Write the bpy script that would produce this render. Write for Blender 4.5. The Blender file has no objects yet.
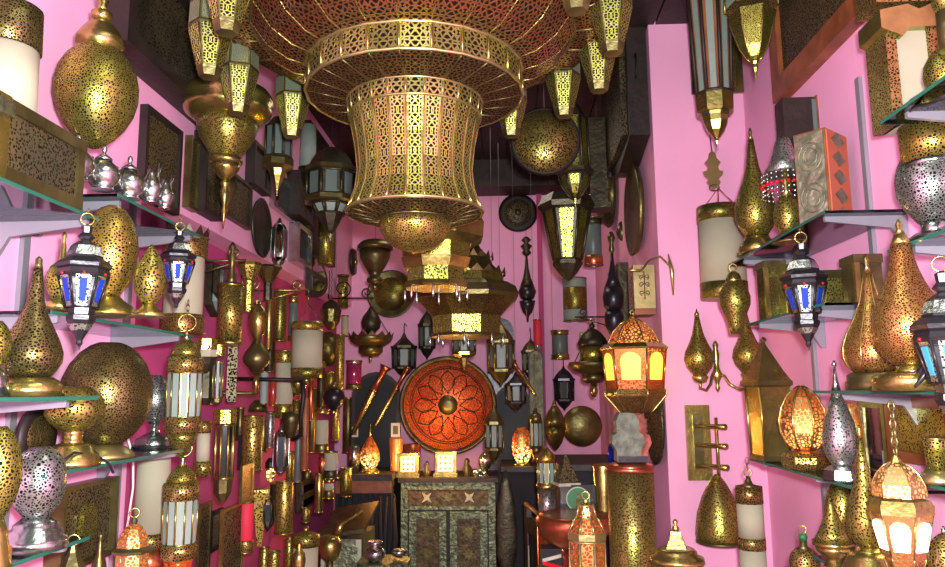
import bpy, math, random
from mathutils import Vector, Matrix
random.seed(7)
PI = math.pi
DEBUG = False
SC = bpy.context.scene
COL = SC.collection
EYE = Vector((0.0, 0.0, 1.6))
F = 740.0
# ---------------------------------------------------------------- camera
_d = Vector((32.5, -106.5, -740.0)).normalized()          # world +Y seen in camera axes
_rho = 0.009
_z = Vector((-_rho, 1.0, (32.5 * -_rho - 106.5) / 740.0))
_z = (_z - _d * _z.dot(_d)).normalized()
_x = _d.cross(_z).normalized()
M = Matrix((( _x.x, _d.x, _z.x), (_x.y, _d.y, _z.y), (_x.z, _d.z, _z.z)))   # world -> camera
MI = M.transposed()
cd = bpy.data.cameras.new('camera'); cam = bpy.data.objects.new('camera', cd); COL.objects.link(cam)
cd.sensor_width = 36.0; cd.lens = F / 945.0 * 36.0; cd.clip_start = 0.02; cd.clip_end = 60
cam.matrix_world = Matrix.Translation(EYE) @ MI.to_4x4()
SC.camera = cam
# ---------------------------------------------------------------- light
SC.view_settings.view_transform = 'Standard'; SC.view_settings.look = 'None'
SC.view_settings.gamma = 1.0; SC.view_settings.use_curve_mapping = False
SC.view_settings.exposure = 0.0
world = bpy.data.worlds.new('world'); SC.world = world; world.use_nodes = True
bg = world.node_tree.nodes['Background']; bg.inputs[0].default_value = (1.0, 0.93, 0.88, 1); bg.inputs[1].default_value = 0.085
def light(kind, name, loc, energy, color=(1, 1, 1), size=0.05, rot=None, sy=None):
    l = bpy.data.lights.new(name, kind); l.energy = energy; l.color = color
    if kind == 'AREA':
        l.size = size
        if sy: l.shape = 'RECTANGLE'; l.size_y = sy
    else: l.shadow_soft_size = size
    o = bpy.data.objects.new(name, l); o.location = loc; COL.objects.link(o)
    if rot: o.rotation_euler = rot
    return o
light('POINT', 'camera_flash', (0.05, 0.0, 1.68), 400, (1.0, 0.98, 0.98), 0.035)
light('AREA', 'ceiling_light', (0.0, 0.9, 3.2), 13, (1.0, 0.93, 0.85), 0.8, (0, 0, 0), 1.2)
light('AREA', 'back_room_light', (-0.2, 4.7, 3.28), 7, (1.0, 0.82, 0.7), 0.5, (0, 0, 0), 1.0)
# ---------------------------------------------------------------- pixel geometry
def ray(px, py):
    return MI @ Vector(((px - 472.5) / F, (283.5 - py) / F, -1.0))
def at(px, py, pos):
    r = ray(px, py); k, v = pos
    t = {'Y': lambda: v / r.y, 'X': lambda: v / r.x, 'Z': lambda: v / r.z}[k]()
    return EYE + r * t
def zrow(x, y, row):
    a = M @ Vector((x, y, 0)); b = M @ Vector((0, 0, 1)); k = (283.5 - row) / F
    return EYE.z - (a.y + k * a.z) / (b.y + k * b.z)
def depth(p): return -(M @ (p - EYE)).z
# ---------------------------------------------------------------- materials
MATS = {}
def newmat(name):
    m = bpy.data.materials.new(name); m.use_nodes = True; MATS[name] = m
    nt = m.node_tree; return m, nt, nt.nodes['Principled BSDF']
def plain(name, col, rough=0.5, metal=0.0, bump=0.0, bs=40, emis=None, es=0.0, var=0.0, vs=8.0, spec=None):
    m, nt, b = newmat(name)
    b.inputs['Base Color'].default_value = (*col, 1); b.inputs['Roughness'].default_value = rough
    b.inputs['Metallic'].default_value = metal
    if spec is not None: b.inputs['Specular IOR Level'].default_value = spec
    tc = nt.nodes.new('ShaderNodeTexCoord')
    if var:
        n = nt.nodes.new('ShaderNodeTexNoise'); n.inputs['Scale'].default_value = vs; n.inputs['Detail'].default_value = 5
        nt.links.new(tc.outputs['Object'], n.inputs['Vector'])
        r = nt.nodes.new('ShaderNodeValToRGB'); r.color_ramp.elements[0].position = 0.35; r.color_ramp.elements[1].position = 0.65
        r.color_ramp.elements[0].color = (*[c * (1 - var) for c in col], 1)
        r.color_ramp.elements[1].color = (*[min(1, c * (1 + var)) for c in col], 1)
        nt.links.new(n.outputs['Fac'], r.inputs['Fac']); nt.links.new(r.outputs['Color'], b.inputs['Base Color'])
    if bump:
        n = nt.nodes.new('ShaderNodeTexNoise'); n.inputs['Scale'].default_value = bs; n.inputs['Detail'].default_value = 3
        nt.links.new(tc.outputs['Object'], n.inputs['Vector'])
        bp = nt.nodes.new('ShaderNodeBump'); bp.inputs['Strength'].default_value = bump; bp.inputs['Distance'].default_value = 0.01
        nt.links.new(n.outputs['Fac'], bp.inputs['Height']); nt.links.new(bp.outputs['Normal'], b.inputs['Normal'])
    if emis:
        b.inputs['Emission Color'].default_value = (*emis, 1); b.inputs['Emission Strength'].default_value = es
    return m
def perf(name, c1, c2, S, th=0.1, mode='web', rough=0.36, metal=0.93, hole=(0.012, 0.008, 0.004), glow=None, gs=0, uv=False, vs=5.0):
    """pierced metal: a web of metal round dark (or lit) holes"""
    m, nt, b = newmat(name); L = nt.links.new; N = nt.nodes.new
    tc = N('ShaderNodeTexCoord'); mp = N('ShaderNodeMapping'); mp.inputs['Scale'].default_value = (S, S, S)
    if uv:                                              # mirrored about the middle of every panel
        sp = N('ShaderNodeSeparateXYZ'); L(tc.outputs['UV'], sp.inputs[0])
        ab = N('ShaderNodeMath'); ab.operation = 'ABSOLUTE'; L(sp.outputs[0], ab.inputs[0])
        pp = N('ShaderNodeMath'); pp.operation = 'PINGPONG'; pp.inputs[1].default_value = 0.03; L(sp.outputs[1], pp.inputs[0])
        cb = N('ShaderNodeCombineXYZ'); L(ab.outputs[0], cb.inputs[0]); L(pp.outputs[0], cb.inputs[1]); L(cb.outputs[0], mp.inputs['Vector'])
    else: L(tc.outputs['Object'], mp.inputs['Vector'])
    v = N('ShaderNodeTexVoronoi'); v.voronoi_dimensions = '2D' if uv else '3D'
    v.feature = 'DISTANCE_TO_EDGE' if mode == 'web' else 'F1'; v.inputs['Scale'].default_value = 1.0
    L(mp.outputs['Vector'], v.inputs['Vector'])
    mr = N('ShaderNodeMapRange'); s = 0.03 if mode == 'web' else 0.06
    mr.inputs['From Min'].default_value = th - s; mr.inputs['From Max'].default_value = th + s
    L(v.outputs['Distance'], mr.inputs['Value'])
    out = mr.outputs['Result']
    if mode != 'web':
        iv = N('ShaderNodeMath'); iv.operation = 'SUBTRACT'; iv.inputs[0].default_value = 1.0; L(out, iv.inputs[1]); out = iv.outputs[0]
    n = N('ShaderNodeTexNoise'); n.inputs['Scale'].default_value = vs; n.inputs['Detail'].default_value = 4; L(tc.outputs['Object'], n.inputs['Vector'])
    r = N('ShaderNodeValToRGB'); r.color_ramp.elements[0].position = 0.38; r.color_ramp.elements[1].position = 0.62
    r.color_ramp.elements[0].color = (*c1, 1); r.color_ramp.elements[1].color = (*c2, 1); L(n.outputs['Fac'], r.inputs['Fac'])
    mx = N('ShaderNodeMix'); mx.data_type = 'RGBA'; L(out, mx.inputs['Factor']); L(r.outputs['Color'], mx.inputs['A']); mx.inputs['B'].default_value = (*hole, 1)
    L(mx.outputs['Result'], b.inputs['Base Color'])
    me = N('ShaderNodeMath'); me.operation = 'MULTIPLY_ADD'; me.inputs[1].default_value = -metal; me.inputs[2].default_value = metal; L(out, me.inputs[0])
    L(me.outputs[0], b.inputs['Metallic'])
    ro = N('ShaderNodeMath'); ro.operation = 'MULTIPLY_ADD'; ro.inputs[1].default_value = 0.9 - rough; ro.inputs[2].default_value = rough; L(out, ro.inputs[0])
    L(ro.outputs[0], b.inputs['Roughness'])
    sp2 = N('ShaderNodeMath'); sp2.operation = 'MULTIPLY_ADD'; sp2.inputs[1].default_value = -0.5; sp2.inputs[2].default_value = 0.5; L(out, sp2.inputs[0]); L(sp2.outputs[0], b.inputs['Specular IOR Level'])
    bp = N('ShaderNodeBump'); bp.inputs['Strength'].default_value = 0.7; bp.inputs['Distance'].default_value = 0.004; bp.invert = True
    L(out, bp.inputs['Height']); L(bp.outputs['Normal'], b.inputs['Normal'])
    if glow:
        b.inputs['Emission Color'].default_value = (*glow, 1)
        g = N('ShaderNodeMath'); g.operation = 'MULTIPLY'; g.inputs[1].default_value = gs; L(out, g.inputs[0]); L(g.outputs[0], b.inputs['Emission Strength'])
    return m
GOLD = (0.39, 0.37, 0.07); GOLD2 = (0.28, 0.30, 0.07); DARK = (0.21, 0.18, 0.06); DARK2 = (0.15, 0.15, 0.05)
COP = (0.55, 0.20, 0.07); SIL = (0.44, 0.52, 0.47)
plain('brass', (0.38, 0.34, 0.10), 0.27, 0.93, 0.15, 60, var=0.25, vs=14)
plain('brass_pale', (0.44, 0.42, 0.17), 0.32, 0.9, 0.12, 50, var=0.15)
plain('brass_dark', (0.14, 0.125, 0.045), 0.36, 0.8, 0.2, 50, var=0.35, vs=12)
plain('bronze', (0.055, 0.05, 0.028), 0.42, 0.7, 0.3, 50, var=0.4, vs=14)
plain('copper', (0.50, 0.17, 0.07), 0.28, 0.9, 0.12, 30, var=0.25)
plain('silver', (0.42, 0.50, 0.46), 0.2, 0.97, 0.15, 60, var=0.2, vs=20)
plain('black_metal', (0.03, 0.03, 0.035), 0.3, 0.6, 0.1, 50)
plain('iron', (0.025, 0.02, 0.018), 0.5, 0.6)
plain('parchment', (0.37, 0.385, 0.26), 0.8, 0, 0.1, 12, var=0.07, vs=6)
plain('parchment_red', (0.62, 0.03, 0.06), 0.7)
plain('frost', (0.22, 0.31, 0.26), 0.6, 0, 0, var=0.08, vs=15)
plain('frost_grey', (0.10, 0.15, 0.135), 0.4, 0, 0, var=0.1, vs=15)
plain('glass_dark', (0.010, 0.017, 0.022), 0.5, 0.0, spec=0.25)
plain('blue_glass', (0.008, 0.04, 0.42), 0.5, spec=0.15)
plain('pale_blue_glass', (0.05, 0.33, 0.60), 0.5, spec=0.2)
plain('bead_red', (0.6, 0.01, 0.02), 0.1)
plain('mirror', (0.55, 0.58, 0.62), 0.06, 1.0)
plain('wood', (0.22, 0.07, 0.022), 0.45, 0, 0.25, 30, var=0.35, vs=9)
plain('wood_dark', (0.016, 0.010, 0.007), 0.55, 0, 0.3, 30, var=0.4, vs=9)
plain('black_cloth', (0.008, 0.009, 0.014), 0.8, 0, 0.8, 9)
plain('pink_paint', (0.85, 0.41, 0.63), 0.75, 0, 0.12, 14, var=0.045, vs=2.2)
plain('magenta_shade_and_trim', (0.46, 0.06, 0.20), 0.75, 0, 0.12, 14, var=0.08, vs=2.5)  # shade of the pink recess put into the colour; also colours the trim
plain('floor_tile', (0.25, 0.14, 0.1), 0.5, 0, 0.1, 20, var=0.2)
plain('shelf_metal', (0.30, 0.32, 0.36), 0.42, 0.5)
plain('glass_edge', (0.02, 0.13, 0.085), 0.15)
plain('cable_black', (0.012, 0.012, 0.014), 0.4)
plain('cable_white', (0.75, 0.75, 0.75), 0.5)
plain('stone', (0.10, 0.125, 0.085), 0.6, 0, 1.0, 45, var=0.4, vs=22)
plain('stone_pink', (0.26, 0.07, 0.05), 0.85, 0, 1.0, 45, var=0.5, vs=25)
plain('green_paint', (0.02, 0.16, 0.05), 0.5, var=0.2)
plain('bone', (0.42, 0.44, 0.32), 0.5, 0, 0.1, 40, var=0.15, vs=30)
plain('steel_inlay', (0.15, 0.19, 0.11), 0.4, 0.5, 0.9, 55, var=0.6, vs=30)
plain('card', (0.7, 0.68, 0.6), 0.6)
plain('cobalt', (0.01, 0.03, 0.4), 0.2)
plain('amber_glass', (0.28, 0.035, 0.015), 0.2)
plain('magenta_glass', (0.22, 0.02, 0.09), 0.15)
plain('orange_enamel', (0.50, 0.13, 0.05), 0.4)
plain('embossed', (0.20, 0.22, 0.14), 0.42, 0.6, 1.0, 26, var=0.35, vs=18)
plain('cabinet_panel', (0.085, 0.06, 0.02), 0.5, 0.2, 0.6, 40, var=0.5, vs=26)
plain('lit_white', (0.9, 0.85, 0.75), 0.4, emis=(1.0, 0.86, 0.62), es=1.7)
plain('lit_yellow', (0.9, 0.6, 0.1), 0.4, emis=(1.0, 0.60, 0.05), es=1.35)
plain('lit_parchment', (0.9, 0.6, 0.3), 0.5, emis=(1.0, 0.62, 0.25), es=3.2)
plain('lit_bulb', (1, 0.9, 0.7), 0.4, emis=(1.0, 0.72, 0.35), es=6)
W = 'web'
perf('p_gold', GOLD, GOLD2, 165, 0.16)
perf('p_gold_big', (0.46, 0.36, 0.08), (0.36, 0.32, 0.07), 145, 0.18)
perf('p_goldfine', GOLD, (0.30, 0.27, 0.08), 170, 0.40, 'dots')
perf('p_dark', DARK, DARK2, 165, 0.15)
perf('p_darkfine', (0.16, 0.13, 0.05), (0.09, 0.085, 0.045), 150, 0.42, 'dots', rough=0.45, metal=0.6)
perf('p_darkfine_far', (0.13, 0.11, 0.05), (0.05, 0.048, 0.028), 105, 0.42, 'dots', rough=0.45, metal=0.6)
perf('p_disc', (0.34, 0.30, 0.07), (0.24, 0.22, 0.06), 120, 0.42, 'dots', rough=0.34)
perf('p_green', (0.52, 0.52, 0.10), (0.22, 0.26, 0.05), 120, 0.36, 'dots')
perf('p_silver', SIL, (0.33, 0.39, 0.36), 150, 0.16, rough=0.3)
perf('p_silverfine', SIL, (0.32, 0.34, 0.28), 160, 0.36, 'dots', rough=0.3)
perf('p_copper', (0.52, 0.29, 0.09), (0.44, 0.36, 0.10), 185, 0.15, hole=(0.05, 0.01, 0.003))
perf('p_band', (0.46, 0.40, 0.12), (0.38, 0.26, 0.08), 130, 0.14, hole=(0.03, 0.015, 0.006))
perf('p_far', GOLD, DARK, 120, 0.17)
perf('p_goldfar', (0.52, 0.44, 0.10), GOLD2, 125, 0.39, 'dots')
perf('p_redtray', (0.80, 0.20, 0.06), (0.66, 0.12, 0.04), 120, 0.15, rough=0.42, metal=0.5, hole=(0.10, 0.008, 0.004))
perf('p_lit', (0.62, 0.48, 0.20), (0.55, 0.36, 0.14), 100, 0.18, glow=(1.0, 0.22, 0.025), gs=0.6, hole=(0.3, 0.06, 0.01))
perf('p_lit_red', (0.40, 0.10, 0.03), (0.45, 0.13, 0.04), 105, 0.10, glow=(1.0, 0.12, 0.01), gs=0.55, hole=(0.3, 0.03, 0.01))
def lit(name, S, th, bz, rad, gs, c1=(0.42, 0.24, 0.08), c2=(0.38, 0.18, 0.06), hot=(1.0, 0.72, 0.22), cool=(1.0, 0.14, 0.01)):
    """pierced lamp shade with no bulb inside: a hot spot round height bz is painted into the emission"""
    m = perf(name, c1, c2, S, th, glow=cool, gs=1.0, hole=(0.25, 0.05, 0.01)); nt = m.node_tree; L = nt.links.new; N = nt.nodes.new
    b = nt.nodes['Principled BSDF']; g = b.inputs['Emission Strength'].links[0].from_node
    tc = N('ShaderNodeTexCoord'); d = N('ShaderNodeVectorMath'); d.operation = 'DISTANCE'; d.inputs[1].default_value = (0, -rad * .5, bz); L(tc.outputs['Object'], d.inputs[0])
    mr = N('ShaderNodeMapRange'); mr.inputs['From Min'].default_value = rad * .55; mr.inputs['From Max'].default_value = rad * 2.2; mr.inputs['To Min'].default_value = 1; mr.inputs['To Max'].default_value = 0; L(d.outputs['Value'], mr.inputs['Value'])
    pw = N('ShaderNodeMath'); pw.operation = 'MULTIPLY_ADD'; pw.inputs[1].default_value = gs * 3; pw.inputs[2].default_value = gs * .35  # painted falloff of the hot spot in the lit holes
    p2 = N('ShaderNodeMath'); p2.operation = 'POWER'; p2.inputs[1].default_value = 2.2; L(mr.outputs['Result'], p2.inputs[0]); L(p2.outputs[0], pw.inputs[0])
    ml = N('ShaderNodeMath'); ml.operation = 'MULTIPLY'; L(pw.outputs[0], ml.inputs[0]); L(g.inputs[0].links[0].from_socket, ml.inputs[1]); L(ml.outputs[0], b.inputs['Emission Strength'])
    mx = N('ShaderNodeMix'); mx.data_type = 'RGBA'; mx.inputs['A'].default_value = (*cool, 1); mx.inputs['B'].default_value = (*hot, 1); L(p2.outputs[0], mx.inputs['Factor']); L(mx.outputs['Result'], b.inputs['Emission Color'])
lit('l_flame', 50, .13, .07, .07, 1.0)
lit('l_moon', 48, .13, .06, .075, 1.0)
lit('l_oct', 85, .15, .10, .10, .6, (0.5, 0.32, 0.12), (0.45, 0.25, 0.08), (1, .5, .12))
lit('l_gourd', 85, .15, .09, .085, .6, (0.5, 0.3, 0.1), (0.45, 0.24, 0.08), (1, .55, .15), (1, .2, .015))
lit('l_hexdome', 70, .15, .30, .12, .38, (0.34, 0.15, 0.05), (0.30, 0.10, 0.03), (1, .42, .1), (1, .09, .006))
lit('l_white', 105, .19, .20, .085, .4, (0.42, 0.30, 0.12), (0.36, 0.22, 0.08), (1, .5, .2), (1, .22, .05))
perf('f_gold', (0.48, 0.44, 0.11), (0.40, 0.41, 0.13), 70, 0.17, rough=0.33, uv=True, hole=(0.010, 0.007, 0.004))
perf('f_goldfine', (0.52, 0.52, 0.13), (0.44, 0.48, 0.14), 92, 0.17, rough=0.33, uv=True, hole=(0.012, 0.01, 0.004))
perf('f_rust', (0.30, 0.21, 0.08), (0.36, 0.11, 0.04), 68, 0.16, rough=0.36, uv=True, hole=(0.012, 0.006, 0.004))
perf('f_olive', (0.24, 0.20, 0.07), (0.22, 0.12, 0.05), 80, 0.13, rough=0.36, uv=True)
perf('f_lattice', (0.50, 0.45, 0.18), (0.4, 0.4, 0.15), 130, 0.12, rough=0.36, uv=True, hole=(0.12, 0.2, 0.14))
def glass_sheet_mat():
    m, nt, b = newmat('shelf_glass'); nt.nodes.remove(b); L = nt.links.new; N = nt.nodes.new
    o = nt.nodes['Material Output']; t = N('ShaderNodeBsdfTransparent'); t.inputs[0].default_value = (0.80, 0.90, 0.86, 1)
    g = N('ShaderNodeBsdfGlossy'); g.inputs[0].default_value = (0.8, 0.88, 0.9, 1); g.inputs[1].default_value = 0.04
    fz = N('ShaderNodeFresnel'); fz.inputs[0].default_value = 1.5
    mx = N('ShaderNodeMixShader'); L(fz.outputs[0], mx.inputs[0]); L(t.outputs[0], mx.inputs[1]); L(g.outputs[0], mx.inputs[2]); L(mx.outputs[0], o.inputs[0])
glass_sheet_mat()
# ---------------------------------------------------------------- mesh helpers
class MB:
    def __init__(s): s.v = []; s.f = []; s.uv = []; s.sm = []
    def add(s, vs, fs, uvs=None, smooth=False):
        o = len(s.v); s.v += [tuple(v) for v in vs]
        for i, f in enumerate(fs):
            s.f.append([o + k for k in f]); s.uv.append(uvs[i] if uvs else [(0, 0)] * len(f)); s.sm.append(smooth)
    def box(s, a, b, bev=0.0):
        x0, y0, z0 = [min(p, q) for p, q in zip(a, b)]; x1, y1, z1 = [max(p, q) for p, q in zip(a, b)]
        V = [(x0, y0, z0), (x1, y0, z0), (x1, y1, z0), (x0, y1, z0), (x0, y0, z1), (x1, y0, z1), (x1, y1, z1), (x0, y1, z1)]
        s.add(V, [(0, 3, 2, 1), (4, 5, 6, 7), (0, 1, 5, 4), (1, 2, 6, 5), (2, 3, 7, 6), (3, 0, 4, 7)])
    def prism(s, poly, d0, d1, fn):
        n = len(poly)
        V = [fn(p[0], p[1], d0) for p in poly] + [fn(p[0], p[1], d1) for p in poly]
        s.add(V, [tuple(range(n))[::-1], tuple(range(n, 2 * n))] + [(i, (i + 1) % n, n + (i + 1) % n, n + i) for i in range(n)])
    def lathe(s, rows, n=24, a0=0.0, smooth=True, cap=True, sx=1.0, sy=1.0, arc=None):
        """rows: (z, r) along +z"""
        R = [(z, max(r, 1e-5)) for z, r in rows]
        rm = max(r for z, r in R); V = []
        A = [a0 + 2 * PI * (k + 0.5) / n for k in range(n)]
        for z, r in R:
            for a in A: V.append((sx * r * math.cos(a), sy * r * math.sin(a), z))
        Ls = [0.0]
        for i in range(1, len(R)): Ls.append(Ls[-1] + math.hypot(R[i][0] - R[i - 1][0], R[i][1] - R[i - 1][1]))
        fs, uv = [], []
        for i in range(len(R) - 1):
            for k in range(n):
                k2 = (k + 1) % n
                fs.append((i * n + k, i * n + k2, (i + 1) * n + k2, (i + 1) * n + k))
                if n <= 12:
                    w0 = R[i][1] * math.sin(PI / n); w1 = R[i + 1][1] * math.sin(PI / n)
                    uv.append([(-w0, Ls[i]), (w0, Ls[i]), (w1, Ls[i + 1]), (-w1, Ls[i + 1])])
                else:
                    u0 = 2 * PI * k / n * rm; u1 = 2 * PI * (k + 1) / n * rm
                    uv.append([(u0, Ls[i]), (u1, Ls[i]), (u1, Ls[i + 1]), (u0, Ls[i + 1])])
        s.add(V, fs, uv, smooth)
        if cap:
            m = len(R) - 1; b = list(range(n))[::-1]; t = [m * n + k for k in range(n)]
            o = len(s.v) - len(V)
            for f in (b, t): s.f.append([o + k for k in f]); s.uv.append([(0, 0)] * n); s.sm.append(False)
    def facet(s, rows, n, w=0.88, th=0.003, k=0):
        """one flat panel of an n-sided ring, centred on angle 0"""
        c = math.cos(PI / n); t = math.tan(PI / n); V = []; m = len(rows)
        Ls = [0.0]
        for i in range(1, m): Ls.append(Ls[-1] + math.hypot(rows[i][0] - rows[i - 1][0], rows[i][1] - rows[i - 1][1]))
        for off in (0.0, -th):
            for z, r in rows:
                R = max(r * c + off, 1e-4); h = R * t * w
                V += [(R, -h, z), (R, h, z)]
        fs, uv = [], []
        for i in range(m - 1):
            a = 2 * i; fs.append((a, a + 1, a + 3, a + 2))
            uv.append([(V[a][1], Ls[i]), (V[a + 1][1], Ls[i]), (V[a + 3][1], Ls[i + 1]), (V[a + 2][1], Ls[i + 1])])
            b = 2 * m + a; fs.append((b + 2, b + 3, b + 1, b)); uv.append([(0, 0)] * 4)
            fs += [(a, a + 2, b + 2, b), (a + 3, a + 1, b + 1, b + 3)]; uv += [[(0, 0)] * 4] * 2
        e = 2 * m - 2
        fs += [(1, 0, 2 * m, 2 * m + 1), (e, e + 1, 2 * m + e + 1, 2 * m + e)]; uv += [[(0, 0)] * 4] * 2
        s.add(V, fs, uv, False)
    def tube(s, pts, r, n=6, closed=False):
        P = [Vector(p) for p in pts]; m = len(P); V = []; up = None
        rr = r if isinstance(r, (list, tuple)) else [r] * m
        for i in range(m):
            a = P[(i - 1) % m] if (i > 0 or closed) else P[i]; b = P[(i + 1) % m] if (i < m - 1 or closed) else P[i]
            t = (b - a).normalized()
            if up is None:
                up = Vector((0, 0, 1)) if abs(t.z) < 0.9 else Vector((1, 0, 0))
            u = (up - t * up.dot(t)).normalized(); w = t.cross(u); up = u
            for k in range(n):
                q = 2 * PI * k / n; V.append(P[i] + (u * math.cos(q) + w * math.sin(q)) * rr[i])
        fs = []
        for i in range(m if closed else m - 1):
            j = (i + 1) % m
            for k in range(n): fs.append((i * n + k, i * n + (k + 1) % n, j * n + (k + 1) % n, j * n + k))
        if not closed: fs += [tuple(range(n))[::-1], tuple((m - 1) * n + k for k in range(n))]
        s.add(V, fs, None, True)
    def ball(s, c, r, n=8):
        rows = [(-r * math.cos(PI * i / (n // 2 + 1)), r * math.sin(PI * i / (n // 2 + 1))) for i in range(n // 2 + 2)]
        t = MB(); t.lathe(rows, n, cap=False); s.add([Vector(v) + Vector(c) for v in t.v], t.f, t.uv, True)
    def mesh(s, name, mat):
        me = bpy.data.meshes.new(name); me.from_pydata(s.v, [], s.f)
        uvl = me.uv_layers.new(name='UVMap'); flat = [c for f in s.uv for p in f for c in p]
        uvl.data.foreach_set('uv', flat); me.polygons.foreach_set('use_smooth', s.sm)
        me.materials.append(MATS[mat]); me.update(); return me
def ob(name, mesh, parent=None, loc=None, rotz=None):
    o = bpy.data.objects.new(name, mesh); COL.objects.link(o)
    if parent: o.parent = parent
    if loc: o.location = loc
    if rotz is not None: o.rotation_euler = (0, 0, rotz)
    return o
def tag(o, label, cat, group=None):
    o['label'] = label; o['category'] = cat
    if group: o['group'] = group
    return o
def empty(name, label, cat, loc, group=None):
    o = bpy.data.objects.new(name, None); o.location = loc; o.empty_display_size = 0.05; COL.objects.link(o); return tag(o, label, cat, group)
def struct(name, mb, mat):
    o = ob(name, mb.mesh(name, mat)); o['kind'] = 'structure'; return o
def part(mb, name, mat, parent, **k):
    o = ob(name, mb.mesh(name, mat), parent, **k)
    if name in ('crest', 'crown', 'clear_beads', 'red_beads', 'fretwork', 'rim', 'ridges', 'cloth_folds'): o['kind'] = 'stuff'
    return o
def rows_of(s): return [tuple(float(c) for c in q.split(',')) for q in s.split()]
# one turned or faceted thing, measured on the photograph and placed in the room
def T(name, label, cat, px, pos, parts, n=24, group=None, ref=None, chain=None, ring=None, extra=None, rot=0.0, sx=1.0, sy=1.0, cr=0.0022, sit=None):
    P = [(q[0], q[1], rows_of(q[2]), q[3] if len(q) > 3 else {}) for q in parts]
    allr = [r[0] for q in P for r in q[2]]
    top, bot = min(allr), max(allr)
    ry = ref if ref is not None else (bot if pos[0] == 'Z' else 0.5 * (top + bot))
    c = at(px, ry, pos); x, y = c.x, c.y; s = depth(c) / F * math.cos(math.atan(abs(px - 472.5) / F))
    zb0 = zrow(x, y, bot); zz = lambda row: zrow(x, y, row) - zb0
    zb = zb0 if sit is None else 1.6 + sit + .0005
    if sit is not None and DEBUG: print('SIT', label[:50], round((zb - zb0) * 1000), 'mm', round((zb - zb0) / s, 1), 'px')
    az = math.atan2(-y, -x) + rot                                    # faces turn towards the room's entrance
    e = empty(name, label, cat, (x, y, zb), group)
    info = dict(o=e, s=s, z=zz, x=x, y=y, zb=zb, az=az)
    for nm, mat, rw, op in P:
        k = op.get('n', n); rows = [(zz(a), b * s) for a, b in reversed(rw)]
        if op.get('panes'):
            mb = MB(); mb.facet(rows, k, op.get('w', 0.86)); me = mb.mesh(nm, mat)
            for i in range(k): ob(nm, me, e, rotz=az + 2 * PI * i / k)
            fr = MB()
            for i in range(k):
                a = az + 2 * PI * (i + 0.5) / k
                fr.tube([(r * math.cos(a), r * math.sin(a), z) for z, r in rows], op.get('bar', 0.9) * s, 5)
            for z, r in (rows[0], rows[-1]):
                fr.tube([(r * math.cos(az + 2 * PI * (i + 0.5) / k), r * math.sin(az + 2 * PI * (i + 0.5) / k), z) for i in range(k)], op.get('bar', 0.9) * s, 5, True)
            part(fr, 'frame', op.get('fm', 'brass'), e)
            core = MB(); core.lathe([(z, r * 0.9) for z, r in rows], k, az, False, True); 
            if op.get('core', True): part(core, 'liner', op.get('cm', 'bronze'), e)
            continue
        mb = MB(); mb.lathe(rows, k, az if k <= 12 else 0, k > 12 and not op.get('flat'), True, sx, sy)
        if op.get('ribs'):
            mb2 = MB(); mb2.tube([(1.01 * r, 0, z) for z, r in rows], op.get('rr', 0.8) * s, 5); rme = mb2.mesh('rib', op.get('rm', 'brass'))
            for i in range(op['ribs']): ob('rib', rme, e, rotz=az + 2 * PI * (i + 0.5) / op['ribs'])
        part(mb, nm, mat, e)
    if ring is not None:                                             # ring at the top: radius in pixels
        mb = MB(); r = ring * s; zt = zz(top) + r * 0.9
        mb.tube([(r * math.cos(q) * 1.0, 0, zt + r * math.sin(q)) for q in [2 * PI * i / 14 for i in range(14)]], 0.8 * s if s > .0025 else 1.0 * s, 5, True)
        part(mb, 'ring', 'brass', e, rotz=az + PI / 2)
    if chain is not None:                                            # chain up to a pixel row, or to the ceiling
        z0 = zz(top) + (1.7 * ring * s if ring else 0); z1 = zz(chain) if chain > -900 else 3.421 - zb
        if z1 > z0 + 0.002:
            mb = MB()
            L = z1 - z0
            if L < 0.35:
                k = max(2, int(L / 0.016))
                for i in range(k):
                    zc = z0 + L * (i + 0.5) / k; h = L / k * 0.62; w = h * 0.55
                    pts = [(w * math.cos(q), 0, zc + h * math.sin(q)) if i % 2 else (0, w * math.cos(q), zc + h * math.sin(q)) for q in [2 * PI * j / 8 for j in range(8)]]
                    mb.tube(pts, cr * 0.7, 4, True)
            else: mb.tube([(0, 0, z0), (0, 0, z1)], cr * .45, 4)
            part(mb, 'chain', 'brass_dark' if L < .35 else 'cable_black', e)
    if extra: extra(info)
    return info
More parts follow.
